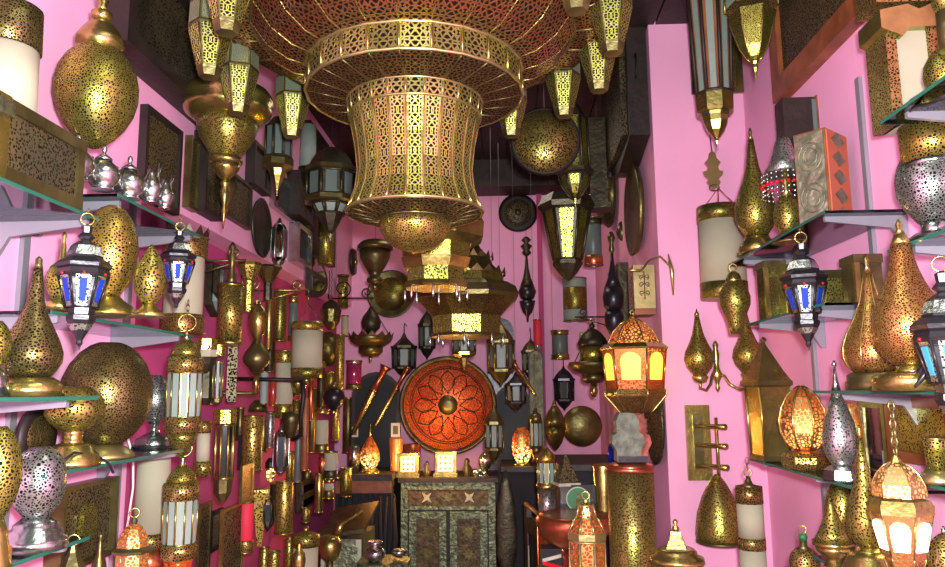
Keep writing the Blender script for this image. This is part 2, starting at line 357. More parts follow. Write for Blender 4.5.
# walls: (origin coordinate, function (along, z, out) -> xyz)
XL, XR, XN, YB, YP, XLR = -1.25, 0.75, 1.20, 6.0, 3.55, -1.37
WALL = {'L': (('X', XL), lambda a, z, d: (XL + d, a, z), 'a=y'), 'LR': (('X', XLR), lambda a, z, d: (XLR + d, a, z), 'a=y'),
        'J': (('X', XR), lambda a, z, d: (XR - d, a, z), 'a=y'), 'N': (('X', XN), lambda a, z, d: (XN - d, a, z), 'a=y'),
        'B': (('Y', YB), lambda a, z, d: (a, YB - d, z), 'a=x'), 'P': (('Y', YP), lambda a, z, d: (a, YP - d, z), 'a=x')}
def walloff(w, off=0.0):
    pos, fn, ax = WALL[w]
    sg = 1 if w in ('L', 'LR') else -1
    return (pos[0], pos[1] + sg * off), (lambda a, z, d: fn(a, z, d + off)), ax
def rect(name, label, cat, w, p0, p1, top, bot, inner='p_darkfine', frame='wood_dark', fw=0.02, dep=0.03, off=0.0, at0=True, group=None, more=None):
    """framed flat thing on a wall; p0,p1 pixel columns, top/bot pixel rows at column p0 (or p1)"""
    pos, fn, ax = walloff(w, off); pc = p0 if at0 else p1
    A = at(pc, top, pos); B = at(pc, bot, pos)
    a0 = A.y if ax == 'a=y' else A.x; z1, z0 = A.z, B.z
    C = at(p1 if at0 else p0, (top + bot) / 2, pos); a1 = C.y if ax == 'a=y' else C.x
    if a0 > a1: a0, a1 = a1, a0
    org = Vector(fn((a0 + a1) / 2, z0, 0)); e = empty(name, label, cat, org, group)
    g = lambda a, z, d: Vector(fn(a, z, d)) - org
    fr = MB()
    fr.box(g(a0, z0, 0.001), g(a0 + fw, z1, dep)); fr.box(g(a1 - fw, z0, 0.001), g(a1, z1, dep))
    fr.box(g(a0 + fw, z0, 0.001), g(a1 - fw, z0 + fw, dep)); fr.box(g(a0 + fw, z1 - fw, 0.001), g(a1 - fw, z1, dep))
    part(fr, 'frame', frame, e)
    p = MB(); p.box(g(a0 + fw * .9, z0 + fw * .9, 0.002), g(a1 - fw * .9, z1 - fw * .9, dep * 0.6)); part(p, 'panel', inner, e)
    if more: more(e, g, a0, a1, z0, z1, dep)
    return e
def disc(name, label, cat, w, px, py, rp, parts, off=0.005, group=None, tilt=0.0, n=40):
    """round thing lying against a wall; parts: (name, mat, [(radius fraction, out fraction)...])"""
    pos, fn, ax = walloff(w, off); c = at(px, py, pos); r = rp * depth(c) / F
    e = empty(name, label, cat, c, group)
    nrm = Vector(fn(0, 0, 1)) - Vector(fn(0, 0, 0))
    q = nrm.to_track_quat('Z', 'Y'); e.rotation_mode = 'QUATERNION'; e.rotation_quaternion = q
    for nm, mat, pr in parts:
        mb = MB(); mb.lathe([(d * r, f * r) for f, d in pr], n, cap=True); part(mb, nm, mat, e)
    return e, r
def boxthing(name, label, cat, a, b, mat, parts=None, group=None):
    c = Vector(((a[0] + b[0]) / 2, (a[1] + b[1]) / 2, min(a[2], b[2])))
    e = empty(name, label, cat, c, group)
    mb = MB(); mb.box(Vector(a) - c, Vector(b) - c); part(mb, 'body', mat, e)
    for nm, m, p, q in (parts or []):
        mb = MB(); mb.box(Vector(p) - c, Vector(q) - c); part(mb, nm, m, e)
    return e
def scroll(c, r, turns=1.4, a0=0.0, dirx=1, plane='x'):
    pts = []
    k = int(14 * turns)
    for i in range(k + 1):
        t = i / k; q = a0 + t * turns * 2 * PI; rr = r * (1 - 0.72 * t)
        u = dirx * rr * math.cos(q); v = rr * math.sin(q)
        pts.append((c[0] + (u if plane == 'x' else 0), c[1] + (u if plane == 'y' else 0), c[2] + v))
    return pts
def tubething(name, label, cat, pts, r, mat, group=None):
    mb = MB(); mb.tube(pts, r, 6); o = ob(name, mb.mesh(name, mat)); return tag(o, label, cat, group)
# ================================================================ THE SETTING
mb = MB(); mb.box((XL - .5, -1.5, -0.1), (XN + .3, YB + .2, 0)); struct('floor', mb, 'floor_tile')
mb = MB(); mb.box((XL - .5, -1.5, 3.45), (XN + .3, YB + .2, 3.55)); ceil_o = struct('ceiling', mb, 'wood_dark')
plank = None
for k in range(14):
    if plank is None:
        mb = MB(); mb.box((-0.088, -1.4, 0), (0.088, YB - .01, 0.03)); plank = mb.mesh('plank', 'wood_dark')
    ob('plank', plank, ceil_o, loc=(XL + 0.09 + k * 0.185, 0, 3.42))
ZS = 1.6 + 0.69
mb = MB()
mb.box((XL - .4, -1.5, 0), (XL, 2.45, 3.45)); mb.box((XL - .4, 2.45, ZS), (XL, YB + .2, 3.45)); struct('wall_left', mb, 'pink_paint')
mb = MB(); mb.box((XLR - .28, 2.45, 0), (XLR, YB + .2, ZS)); struct('wall_left_recess', mb, 'magenta_shade_and_trim')
mb = MB(); mb.box((XLR, YB, 0), (XR, YB + .2, 3.45)); struct('wall_back', mb, 'pink_paint')
mb = MB(); mb.box((XR, YP, 0), (XN + .4, YB + .2, 3.45)); struct('wall_pier', mb, 'pink_paint')
mb = MB(); mb.box((XN, -1.5, 0), (XN + .4, YP, 3.45)); struct('wall_right', mb, 'pink_paint')
mb = MB(); mb.box((XL, YB - .30, 3.20), (XR, YB, 3.44)); struct('trim_1', mb, 'wood_dark')
mb = MB(); p = at(541, 300, ('Y', YB - .02)); mb.box((p.x - .02, YB - .04, 0.0), (p.x + .02, YB - .001, 3.2)); struct('trim_2', mb, 'magenta_shade_and_trim')
# ---------------------------------------------------------------- glass shelves
def shelf(label, side, y0, y1, z, dep, brk=None, group='glass shelves on slotted metal brackets'):
    w = XL if side < 0 else XN; f = w - side * dep; z += 1.6
    c = Vector((w, (y0 + y1) / 2, z)); e = empty('glass_shelf', label, 'shelf', c, group)
    mb = MB(); mb.box(Vector((w - side * .012, y0, z - .008)) - c, Vector((f, y1, z)) - c); part(mb, 'glass_sheet', 'shelf_glass', e)
    mb = MB(); mb.box(Vector((f, y0, z - .008)) - c, Vector((f - side * .0025, y1, z)) - c)
    mb.box(Vector((w - side * .012, y1, z - .008)) - c, Vector((f, y1 + .0025, z)) - c); part(mb, 'glass_edge', 'glass_edge', e)
    for yy in (brk or [y0 + .05, y1 - .06]):
        mb = MB(); L = dep * .93
        poly = [(0.003, -.008), (L, -.008), (L, -.022), (0.05, -.045), (0.02, -.10), (0.003, -.10)]
        mb.prism(poly, -.006, .006, lambda a, b, d, yy=yy: Vector((w - side * a, yy + d, z + b)) - c)
        part(mb, 'bracket', 'shelf_metal', e)
    return e
def upright(label, side, y, z0=0.3, z1=2.9):
    w = XL if side < 0 else XN
    mb = MB(); mb.box((w - side * .001, y - .013, z0), (w - side * .014, y + .013, z1))
    o = ob('shelf_upright', mb.mesh('shelf_upright', 'shelf_metal')); tag(o, label, 'shelf upright')
upright('slotted metal upright at the left edge of the photo', -1, 1.84, 0.3, 2.22)
upright('slotted metal upright under the shelf with the large dark globe lamp', -1, 2.38, 0.3, 2.10)
upright('slotted metal upright beside the silver embossed box with orange side', 1, 2.40, 1.55, 2.62)
upright('slotted metal upright behind the blue lantern of the right wall', 1, 2.92, 0.9, 2.10)
upright('slotted metal upright between bell dome lamp and jug, lower right', 1, 2.43, 0.6, 1.4)
shelf('top left glass shelf carrying the copper chest', -1, .95, 1.80, .425, .26, [1.2, 1.72])
shelf('left glass shelf carrying the silver teapots', -1, 1.83, 2.36, .515, .25, [1.88, 2.33])
shelf('left glass shelf under the tall golden egg lamp', -1, 1.60, 2.36, .185, .24, [1.66, 2.30])
shelf('left glass shelf level with the eye under the long-necked bottle lamp', -1, .95, 1.56, -.005, .38, [1.1, 1.50])
shelf('left glass shelf carrying the large dark globe lamp', -1, 1.58, 2.33, -.17, .26, [1.66, 2.27])
shelf('lowest left glass shelf carrying the silver pierced globe', -1, .95, 1.76, -.33, .27, [1.2, 1.70])
shelf('top right glass shelf at the edge of the photo', 1, 1.0, 1.80, .65, .26, [1.3, 1.72])
shelf('right glass shelf carrying two bottle lamps and the embossed box', 1, 2.15, 3.08, .51, .26, [2.2, 2.95])
shelf('right glass shelf under the silver pierced vase', 1, 1.0, 1.82, .33, .26, [1.3, 1.74])
shelf('right glass shelf under the small golden boxes', 1, 2.20, 2.90, .245, .26, [2.35, 2.82])
shelf('right glass shelf level with the eye under the large copper bottle lamps', 1, 1.05, 2.30, -.01, .27, [1.5, 2.22])
shelf('right glass shelf under the ribbed orange lamp and brass house lantern', 1, 2.0, 2.93, -.265, .27, [2.38, 2.85])
shelf('lowest right glass shelf under the bell dome lamp', 1, 1.3, 2.36, -.50, .28, [1.6, 2.28])
shelf('small right glass shelf under the pierced candle cup', 1, 1.0, 1.73, -.215, .26, [1.3, 1.66])
# ---------------------------------------------------------------- the great chandelier
CX, CY = at(415, 150, ('Y', 2.25)).x, 2.25
def chz(row): return zrow(CX, CY, row)
CS = depth(Vector((CX, CY, 2.3))) / F
ch = empty('chandelier', 'huge pierced brass chandelier with stepped rings and a ribbed bell hanging in the middle', 'chandelier', (CX, CY, chz(252)))
ZB = chz(252)
NT = 24
caz = math.atan2(-CY, -CX)
def tier(nm, rows, mat, w=0.90, ribm='brass', rr=1.3, hoops=(True, True), th=.004, back=None):
    R = [(chz(a) - ZB, b * CS) for a, b in reversed(rows)]
    mb = MB(); mb.facet(R, NT, w, th); me = mb.mesh(nm, mat)
    for i in range(NT): ob(nm, me, ch, rotz=caz + 2 * PI * i / NT)
    fr = MB(); fr.tube([(r, 0, z) for z, r in R], rr * CS * .7, 5); rm = fr.mesh('rib', ribm)
    for i in range(NT): ob('rib', rm, ch, rotz=caz + 2 * PI * (i + .5) / NT)
    if back:
        k = MB(); k.lathe([(z, r - .0015) for z, r in R], NT, caz, False, False); part(k, 'backing', back, ch)
    for on, (z, r) in zip(hoops, (R[0], R[-1])):
        if on:
            h = MB(); h.tube([(r * math.cos(caz + 2 * PI * (i + .5) / NT), r * math.sin(caz + 2 * PI * (i + .5) / NT), z) for i in range(NT)], rr * 1.25 * CS, 6, True)
            part(h, 'hoop', 'brass_pale' if (ribm == 'brass' or ribm == 'brass_pale') else ribm, ch)
tier('upper_bowl_panel', [(-50, 120), (-30, 148), (-10, 162), (14, 168)], 'f_rust', .97, 'p_band', 1.3)
tier('bowl_panel', [(14, 168), (38, 162), (57, 146), (69, 126), (73, 108)], 'f_rust', .97, 'p_band', 1.3, (False, True))
tier('band_panel', [(73, 109), (97, 109)], 'f_gold', .84, 'brass', 1.4, back='brass')
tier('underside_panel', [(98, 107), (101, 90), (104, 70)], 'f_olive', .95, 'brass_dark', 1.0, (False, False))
tier('collar_panel', [(104, 68), (119, 66.5)], 'f_gold', .80, 'brass_pale', 1.0, back='brass')
tier('bell_panel', [(119, 66), (135, 62.5), (150, 59.5), (172, 57), (190, 59), (203, 63.5), (213, 68)], 'f_goldfine', .70, 'brass', 1.0, back='brass')
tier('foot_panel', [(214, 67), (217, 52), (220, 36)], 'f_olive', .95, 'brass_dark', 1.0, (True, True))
tier('rim_panel', [(30, 196), (35, 180), (36, 163)], 'f_rust', .9, 'brass_dark', 1.4)
tier('rim_side_panel', [(-12, 194), (30, 196)], 'f_rust', .9, 'brass_dark', 1.4)
mb = MB(); mb.lathe([(chz(a) - ZB, b * CS) for a, b in reversed([(220, 35), (230, 34.5), (240, 29), (247, 20), (251, 10), (253, 2)])], 32); part(mb, 'dome', 'p_gold_big', ch)
mb = MB(); mb.lathe([(chz(a) - ZB, b * CS) for a, b in reversed([(-30, 150), (0, 148), (30, 142), (60, 104), (95, 98), (99, 60), (150, 54), (190, 54), (212, 60), (216, 30)])], 24); part(mb, 'inner_lining', 'bronze', ch)
mb = MB(); mb.tube([(0, 0, chz(-40) - ZB), (0, 0, 3.42 - ZB)], .02, 8); part(mb, 'hanging_rod', 'brass_dark', ch)
# thirteen little lanterns round the rim
PR = 0.625
hexm = {}
def pend_rows(z0): return None
m1 = MB(); m1.facet([(-.014, .045), (.138, .0795)], 6, .80, .003); pm1 = m1.mesh('pierced_panel', 'f_goldfine')
m2 = MB(); m2.facet([(.158, .078), (.24, .076)], 6, .80, .003); pm2 = m2.mesh('lattice_window', 'f_lattice')
m3 = MB(); m3.lathe([(-.055, .034), (-.022, .042), (.145, .0755), (.15, .076), (.155, .073), (.245, .071), (.25, .074), (.32, .03), (.34, .008)], 6, smooth=False); pm3 = m3.mesh('lantern_body', 'brass_dark')
m4 = MB(); m4.tube([(0, 0, .335), (0, 0, .46)], .004, 5); pm4 = m4.mesh('hook', 'brass_dark')
for th_ in (-68, -40, -12, 14, 36, 60, 87, 116, 144, 170, 197, 224, 252):
    a = math.radians(th_); x, y = PR * math.cos(a), PR * math.sin(a)
    zp = 2.607 + 0.033 * math.cos(a) - ZB
    fa = math.atan2(-(CY + y), -(CX + x))
    b = ob('small_lantern', pm3, ch, loc=(x, y, zp), rotz=fa); b.scale = (.86, .86, .76)
    for i in range(6):
        ob('pierced_panel', pm1, b, rotz=2 * PI * i / 6); ob('lattice_window', pm2, b, rotz=2 * PI * i / 6)
    ob('hook', pm4, b)
# ================================================================ LEFT WALL
def disk_extra_base(*a): pass
def XX(v): return ('X', v)
def ZZ(v): return ('Z', 1.6 + v - EYE.z + 0.0)  # relative to the eye
def ZZ(v): return ('Z', v)
# copper chest on the top shelf
x0, x1, y0, y1, z0, z1 = -1.235, -1.005, 1.02, 1.67, 2.027, 2.185
e = boxthing('chest', 'brown copper-bound chest on the top left glass shelf', 'chest', (x0, y0, z0), (x1, y1, z1), 'p_darkfine',
    [('lid', 'brass_dark', (x0 - .004, y0 - .006, z1 - .012), (x1 + .008, y1 + .008, z1 + .014)),
     ('base_plinth', 'brass_dark', (x0 - .004, y0 - .006, z0 + .001), (x1 + .007, y1 + .007, z0 + .03)),
     ('corner_strap', 'brass_dark', (x1 - .02, y1 - .02, z0), (x1 + .006, y1 + .006, z1)),
     ('strap', 'brass', (x1 - .01, 1.36, z0), (x1 + .009, 1.40, z1 + .016)), ('strap', 'brass', (x1 - .01, 1.14, z0), (x1 + .009, 1.18, z1 + .016)),
     ('clasp', 'silver', (x1, 1.36, z1 - .03), (x1 + .018, 1.40, z1 + .002))])
T('drum_lamp', 'parchment drum with black pierced top standing on the copper chest', 'lamp', 6, ('Y', 1.50),
  [('band', 'p_dark', '8,33.5 9,35 49,36.5 50,35'), ('shade', 'parchment', '50,34 118,36')], 32)
T('egg_lamp', 'large olive gold pierced egg lamp hanging above the silver teapots', 'lamp', 98, XX(-1.06),
  [('body', 'p_gold', '47,18 52,25 60,33 72,40 85,43 98,43 112,39 126,31 138,20 146,9 149,2'),
   ('cap', 'brass', '22,9 26,15 32,20 38,23.5 40,25 46,25 50,21 53,18'), ('collar', 'brass', '11,8 13,11 19,11 22,8'), ('finial', 'brass', '-4,3 0,7 6,4 11,7')], 36, chain=-999)
# silver teapots
def teapot(label, px, row, s_, sp=1):
    k = s_
    def ex(i):
        e, s, z = i['o'], i['s'], i['z']
        mb = MB(); mb.tube([(0, sp * 15 * k * s, z(row - 10 * k)), (0, sp * 22 * k * s, z(row - 17 * k)), (0, sp * 25 * k * s, z(row - 26 * k)), (0, sp * 30 * k * s, z(row - 31 * k))], [4 * k * s, 3 * k * s, 2 * k * s, 1.6 * k * s], 8); part(mb, 'spout', 'silver', e)
        mb = MB(); mb.tube([(0, -sp * (13 + 11 * math.sin(q)) * k * s, z(row - (17 + 10 * math.cos(q)) * k)) for q in [PI * j / 8 for j in range(9)]], 1.5 * k * s, 6); part(mb, 'handle', 'silver', e)
    T('teapot', label, 'teapot', px, ZZ(.515), [('body', 'silver', ' '.join('%f,%f' % (row - a * k, b * k) for a, b in [(30, 8), (28, 10), (25, 14), (20, 18), (13, 19), (7, 16), (3, 11), (2, 12), (0, 13)])),
       ('lid', 'silver', ' '.join('%f,%f' % (row - a * k, b * k) for a, b in [(37, 2), (35, 5), (32, 9), (30, 9)])), ('knob', 'silver', ' '.join('%f,%f' % (row - a * k, b * k) for a, b in [(45, 1), (43, 3), (40, 3), (37, 1.5)]))], 24, extra=ex)
teapot('largest silver teapot, nearest the copper chest', 76, 180, 1.0)
teapot('silver teapot standing second from the copper chest', 102, 190, .98)
teapot('tall-lidded silver teapot below the dark square wall panel', 128, 199, .95)
def jug(label, px, row, k):
    def ex(i):
        e, s, z = i['o'], i['s'], i['z']
        mb = MB(); mb.tube([(0, 6 * k * s, z(row - 14 * k)), (0, 12 * k * s, z(row - 18 * k)), (0, 14 * k * s, z(row - 30 * k)), (0, 18 * k * s, z(row - 40 * k))], [3 * k * s, 2.2 * k * s, 1.6 * k * s, 1.8 * k * s], 7); part(mb, 'spout', 'silver', e)
    T('jug', label, 'jug', px, ZZ(.515), [('body', 'silver', ' '.join('%f,%f' % (row - a * k, b * k) for a, b in [(30, 4), (26, 4), (20, 8), (12, 11), (5, 8), (2, 5), (0, 8)]))], 20, extra=ex)
jug('small silver jug with a long curved spout at the end of the teapot shelf', 150, 203, 1.1)
jug('smallest silver jug, at the far end of the teapot shelf', 164, 209, .95)
T('egg_lamp', 'tall golden pierced egg lamp on a flared foot under the teapot shelf', 'lamp', 106, ZZ(.19),
  [('body', 'p_gold_big', '206,6 210,14 220,22 235,28 252,30 268,28 282,22 292,15 297,12'), ('base', 'brass', '296,13 300,17 306,27 313,33 316,34')], 36)
T('round_lamp', 'small golden round lamp with spire beside the tall golden egg lamp', 'lamp', 59, ZZ(.19),
  [('spire', 'brass', '232,1 236,3 240,1.5 246,3 258,3.5 264,6'), ('body', 'p_gold', '262,6 267,12 277,16 288,15 296,11 300,9'), ('base', 'brass', '300,10 303,14 311,15')], 28)
T('egg_lamp', 'pointed golden bud lamp beside the parchment sconce with a black crown', 'lamp', 148, ZZ(.185),
  [('body', 'p_goldfine', '244,1 250,5 258,10 268,14.5 280,17 292,15 300,10 304,7'), ('base', 'brass', '303,7 308,9 312,15 317,20')], 28)
T('bottle_lamp', 'dark gold long-necked bottle lamp on a round brass foot at the left edge', 'lamp', 34, XX(-.98),
  [('finial', 'brass_dark', '256,1 259,4 264,4 268,5'), ('body', 'p_dark', '268,5 285,7 300,9 312,13 325,20 340,28 352,32.5 362,32 371,26 377,20'), ('base', 'brass', '377,24 382,33 388,37 396,36')], 36, sit=-0.005)
T('round_lamp', 'gold pierced round lamp cut off by the left edge, beside the bottle lamp', 'lamp', -6, XX(-1.0),
  [('body', 'p_gold', '320,6 326,12 338,17 348,17 360,12 366,7'), ('base', 'silver', '366,8 376,16 396,20')], 28, sit=-0.005)
T('globe_lamp', 'very large dark gold pierced globe on the left glass shelf', 'lamp', 107, XX(-1.07),
  [('body', 'p_dark', '337,12 340,20 347,30 358,39 372,45.5 388,47.5 404,45.5 418,39 429,30 436,21 439,15'), ('base', 'brass_pale', '438,16 442,24 448,31 452,33')], 40, sit=-0.17)
T('oval_lamp', 'flattened oval gold lamp on a stepped brass foot in front of the dark globe', 'lamp', 71, ZZ(-.17),
  [('body', 'p_goldfine', '386,10 390,20 397,28 406,31.5 414,31 422,26 428,18 431,12'), ('neck', 'brass', '430,12 434,10 440,10 444,13'), ('base', 'brass', '443,14 446,22 452,24 455,28 462,30 466,31')], 36)
T('vase_lamp', 'silver pierced tulip vase lamp at the far end of the left shelf', 'lamp', 155, XX(-1.12),
  [('body', 'p_silver', '374,5 382,12 394,17 405,17 415,12 421,7'), ('stem', 'silver', '420,6 428,5 434,7'), ('base', 'silver', '433,9 438,19 446,22')], 28, sit=-0.17)
e, r = disc('round_lamp', 'dark pierced disc lamp with a grey rim behind the silver globe', 'lamp', 'L', 34, 437, 30, [('rim', 'iron', [(.72, 0), (1, 0), (1, .18), (.74, .24)]), ('face', 'p_dark', [(.8, .1), (.78, .22), (.5, .3), (0.01, .34)])], off=.12)
T('globe_lamp', 'silver pierced globe on a stepped silver foot, lower left shelf', 'lamp', 34, ZZ(-.33),
  [('body', 'p_silver', '447,10 452,19 462,26 474,29 490,29 505,24 513,17 517,13'), ('base', 'silver', '516,13 520,18 524,24 528,24 530,29 536,29 538,34 548,35')], 36)
T('egg_lamp', 'gold pierced egg lamp cut off by the left edge, beside the silver globe', 'lamp', -4, XX(-.90),
  [('body', 'p_gold', '424,5 430,12 442,19 458,24 475,25 492,22 505,16 516,9'), ('base', 'brass', '515,9 530,14 560,20 584,26')], 32, sit=-0.33)
c = at(22, 541, ZZ(-.33))
boxthing('wooden_block', 'flat brown wooden block at the edge of the lowest left shelf', 'block', (-1.16, 1.28, 1.272), (-.99, 1.50, 1.30), 'wood')
# blue glass lanterns
def blue_lantern(label, px, pos, top, k, chain=None, glass='blue_glass', extra=None):
    r = lambda L: ' '.join('%f,%f' % (top - 3 * k + a * k * 1.05, b * k) for a, b in L)
    def ex(i):
        e, s, z, az = i['o'], i['s'], i['z'], i['az']
        for j in range(6):                                        # red bead above each window
            a = az + 2 * PI * j / 6; mb = MB(); R = 27.5 * k * s * .9
            mb.ball((R * math.cos(a), R * math.sin(a), z(top + 60 * k)), 1.7 * k * s, 6); part(mb, 'bead', 'bead_red', e)
        if extra: extra(i)
    mats = [('crown', 'black_metal', r([(12, 2), (14, 6), (20, 5), (24, 9), (27, 5), (29, 7)])), ('dome', 'black_metal', r([(28, 7), (32, 14), (40, 18), (44, 19), (46, 23)])),
        ('silver_band', 'silver', r([(33, 15), (42, 19.5)])), ('rim', 'black_metal', r([(46, 24), (50, 29), (53, 28), (55, 25)])),
        ('silver_plate', 'p_silverfine', r([(61, 26.0), (91, 16.6)]), dict(panes=1, w=.60, bar=1.3 * k, fm='black_metal', cm='black_metal')), ('glass_pane', glass, r([(65, 25.6), (86, 19.1)]), dict(panes=1, w=.34, bar=.3 * k, fm='black_metal', core=False)),
        ('body', 'black_metal', r([(55, 26), (59, 27.5), (64, 24)])), ('body', 'black_metal', r([(92, 14), (98, 13), (99, 15), (103, 15), (106, 13)])),
        ('tail', 'black_metal', r([(106, 13), (114, 8), (122, 3), (125, 3.5), (128, 1.5), (132, .5)])),
        ('tail_band', 'p_silverfine', r([(107, 13), (113, 9)]))]
    T('lantern', label, 'lantern', px, pos, mats, 6, ring=7 * k, chain=chain, extra=ex)
blue_lantern('black and silver hexagonal lantern with blue glass, hanging under the copper chest', 83, XX(-.965), 215, 1.0, chain=209)
blue_lantern('small black lantern with blue glass in front of the tall crowned parchment sconce', 178, XX(-.975), 224, .64, chain=216)
# crowned parchment sconce
def sconce(name, label, px, pos, rows, hbands=(), top='brass', mat='parchment', crown=0, n=28, group=None, cat='wall lamp', band='p_band', rims=True):
    """rows: list of (part, mat, y0, y1, r)"""
    P = []
    for nm, mt, a, b, r in rows:
        P.append((nm, mt, '%f,%f %f,%f %f,%f %f,%f' % (a, r - .4, a + .5, r, b - .5, r, b, r - .4)))
    def ex(i):
        e, s, z = i['o'], i['s'], i['z']
        if rims:
            mb = MB(); R = rows[0][4] * s * 1.02
            for zz_ in (z(rows[0][2]), z(rows[-1][3])): mb.tube([(R * math.cos(q), R * math.sin(q), zz_) for q in [2 * PI * j / 20 for j in range(20)]], .7 * s, 4, True)
            part(mb, 'rim', 'brass', e)
        if crown:
            mb = MB(); R = rows[0][4] * s; zt = z(rows[0][2]); k = 12
            for j in range(k):
                q = 2 * PI * j / k; w = PI / k
                V = [(R * math.cos(q - w), R * math.sin(q - w), zt), (R * math.cos(q + w), R * math.sin(q + w), zt), (1.05 * R * math.cos(q), 1.05 * R * math.sin(q), zt + crown * s),
                     (.93 * R * math.cos(q - w), .93 * R * math.sin(q - w), zt), (.93 * R * math.cos(q + w), .93 * R * math.sin(q + w), zt)]
                mb.add(V, [(0, 1, 2), (4, 3, 2), (1, 4, 2), (3, 0, 2), (0, 3, 4, 1)])
            part(mb, 'crown', 'bronze', e)
    return T(name, label, cat, px, pos, P, n, extra=ex, group=group)
sconce('wall_lamp', 'wide parchment sconce with pierced bands and a black zigzag crown', 184, XX(-1.19), [('band', 'p_band', 238, 258, 23), ('shade', 'parchment', 258, 315, 20), ('band', 'p_band', 315, 333, 22)], crown=-0 or 12)
T('wall_lamp', 'large parchment tube with a gold side strip behind the striped lantern', 'wall lamp', 152, XX(-1.17),
  [('shade', 'parchment', '438,17 532,18'), ('band', 'p_band', '532,19 548,19.5'), ('base', 'copper', '548,17 575,18')], 28)
# striped frosted glass lanterns
def striped(label, px, pos, top, chain=None, lit=False):
    r = lambda L: ' '.join('%f,%f' % (top + a, b) for a, b in L)
    T('lantern', label, 'lantern', px, pos,
      [('finial', 'brass', r([(0, 1), (3, 2.5), (6, 1.5), (10, 5)])), ('dome', 'p_gold', r([(10, 5), (14, 10), (20, 14), (27, 16)])),
       ('band', 'p_band', r([(27, 18.5), (43, 18.8)])), ('glass_pane', 'frost', r([(43, 18), (87, 17.5)]), dict(panes=1, n=12, w=.72, bar=.9, fm='brass', cm='brass')),
       ('band', 'p_band', r([(87, 18.8), (102, 18.5)])), ('bowl', 'p_lit_red' if lit else 'p_gold', r([(102, 15), (110, 14), (117, 10), (122, 6), (128, 2)]))], 24, ring=9, chain=chain)
striped('brass lantern with frosted glass strips hanging under the crowned parchment sconce', 184, XX(-1.0), 330, chain=300)
striped('brass lantern with frosted glass strips and an orange-lit bowl, lower left', 180, XX(-1.0), 456, chain=440, lit=True)
# framed panel with the arch
def arch_more(e, g, a0, a1, z0, z1, dep):
    mb = MB(); ca = (a0 + a1) / 2; w = (a1 - a0) * .13; zb = z0 + (z1 - z0) * .33; zh = zb + (z1 - z0) * .2
    poly = [(ca - w, zb), (ca + w, zb), (ca + w, zh)] + [(ca + w * math.cos(q), zh + w * 1.3 * math.sin(q)) for q in [PI * j / 8 for j in range(1, 8)]] + [(ca - w, zh)]
    mb.prism(poly, dep * .5, dep * .9, lambda a, b, d: g(a, b, d)); part(mb, 'arch', 'p_gold', e)
rect('wall_panel', 'square pierced metal panel with a small arch, on the wall below the left shelves', 'panel', 'L', 48, 101, 488, 574, 'p_darkfine', 'brass_dark', .012, .05, more=arch_more)
T('lantern', 'small orange-lit lantern with a domed top and ring, lower left', 'lantern', 132, XX(-1.0),
  [('finial', 'brass_dark', '517,1.5 521,4 524,3'), ('dome', 'p_lit', '524,4 528,10 534,14 541,17 546,17'), ('rim', 'brass_dark', '546,18 549,23 552,22'), ('body', 'p_lit', '552,18 610,19')], 8, ring=5)
T('lantern', 'plain olive brass lantern with a pyramid top at the bottom left', 'lantern', 71, XX(-.99),
  [('roof', 'brass_dark', '545,2.5 552,5 564,12 572,17'), ('body', 'brass_dark', '572,16 615,17')], 6, ring=6, chain=535)
T('bottle_lamp', 'slim dark brass finial bottle between the arch panel and the orange lantern', 'bottle', 99, XX(-1.1),
  [('body', 'brass_dark', '533,1 536,2.5 539,1.5 545,3 553,4 562,7 574,9 600,14')], 16)
# plug lead on the shelf
P0 = Vector((-1.0, 1.66, 1.445))
mb = MB(); mb.tube([P0 + Vector(v) for v in [(0, 0, 0), (.0, .05, .02), (.01, .1, .012), (.015, .14, .0), (.02, .17, -.015), (.028, .18, -.04)]], .0035, 6)
o = ob('plug_lead', mb.mesh('plug_lead', 'cable_black')); tag(o, 'black lead and plug hanging over the edge of the left shelf', 'cable')
tubething('white_cable', 'thin white cable running down the left wall behind the lanterns', 'cable', [(-1.24, 2.36, 1.5), (-1.2, 2.34, 1.47), (-1.19, 2.37, 1.40), (-1.2, 2.40, 1.3), (-1.235, 2.43, 1.1), (-1.24, 2.44, .9)], .004, 'cable_white')
# dark panels and mirrors on the upper wall
rect('wall_panel', 'dark pierced square panel in a black frame above the silver jugs', 'panel', 'L', 140, 175, 104, 199, 'p_darkfine', 'wood_dark', .02, .03)
rect('wall_panel', 'huge dark pierced panel in a brown frame high on the left wall', 'panel', 'L', 104, 207, -80, 48, 'p_darkfine_far', 'wood_dark', .05, .10)
rect('wall_panel', 'narrow gold-edged panel beside the tall dark panel', 'panel', 'L', 185, 193, 135, 209, 'p_dark', 'brass_dark', .012, .03)
rect('wall_panel', 'tall dark panel in a black frame right of the narrow gold-edged one', 'panel', 'L', 194, 213, 130, 212, 'p_darkfine', 'wood_dark', .015, .06)
rect('wall_panel', 'dark panel behind the long spike of the brass bowl lamp', 'panel', 'L', 219, 247, 165, 214, 'p_darkfine', 'bronze', .015, .03)
rect('wall_panel', 'dark slanting panel left of the small glass lantern with brass cup', 'panel', 'L', 246, 263, 140, 184, 'wood_dark', 'wood_dark', .02, .05)
disc('tray', 'dark oval-looking round tray on the upper left wall', 'tray', 'L', 260, 228, 30, [('dish', 'bronze', [(.1, 0), (.95, .02), (1, .1), (.92, .1), (.85, .05), (.01, .05)])])
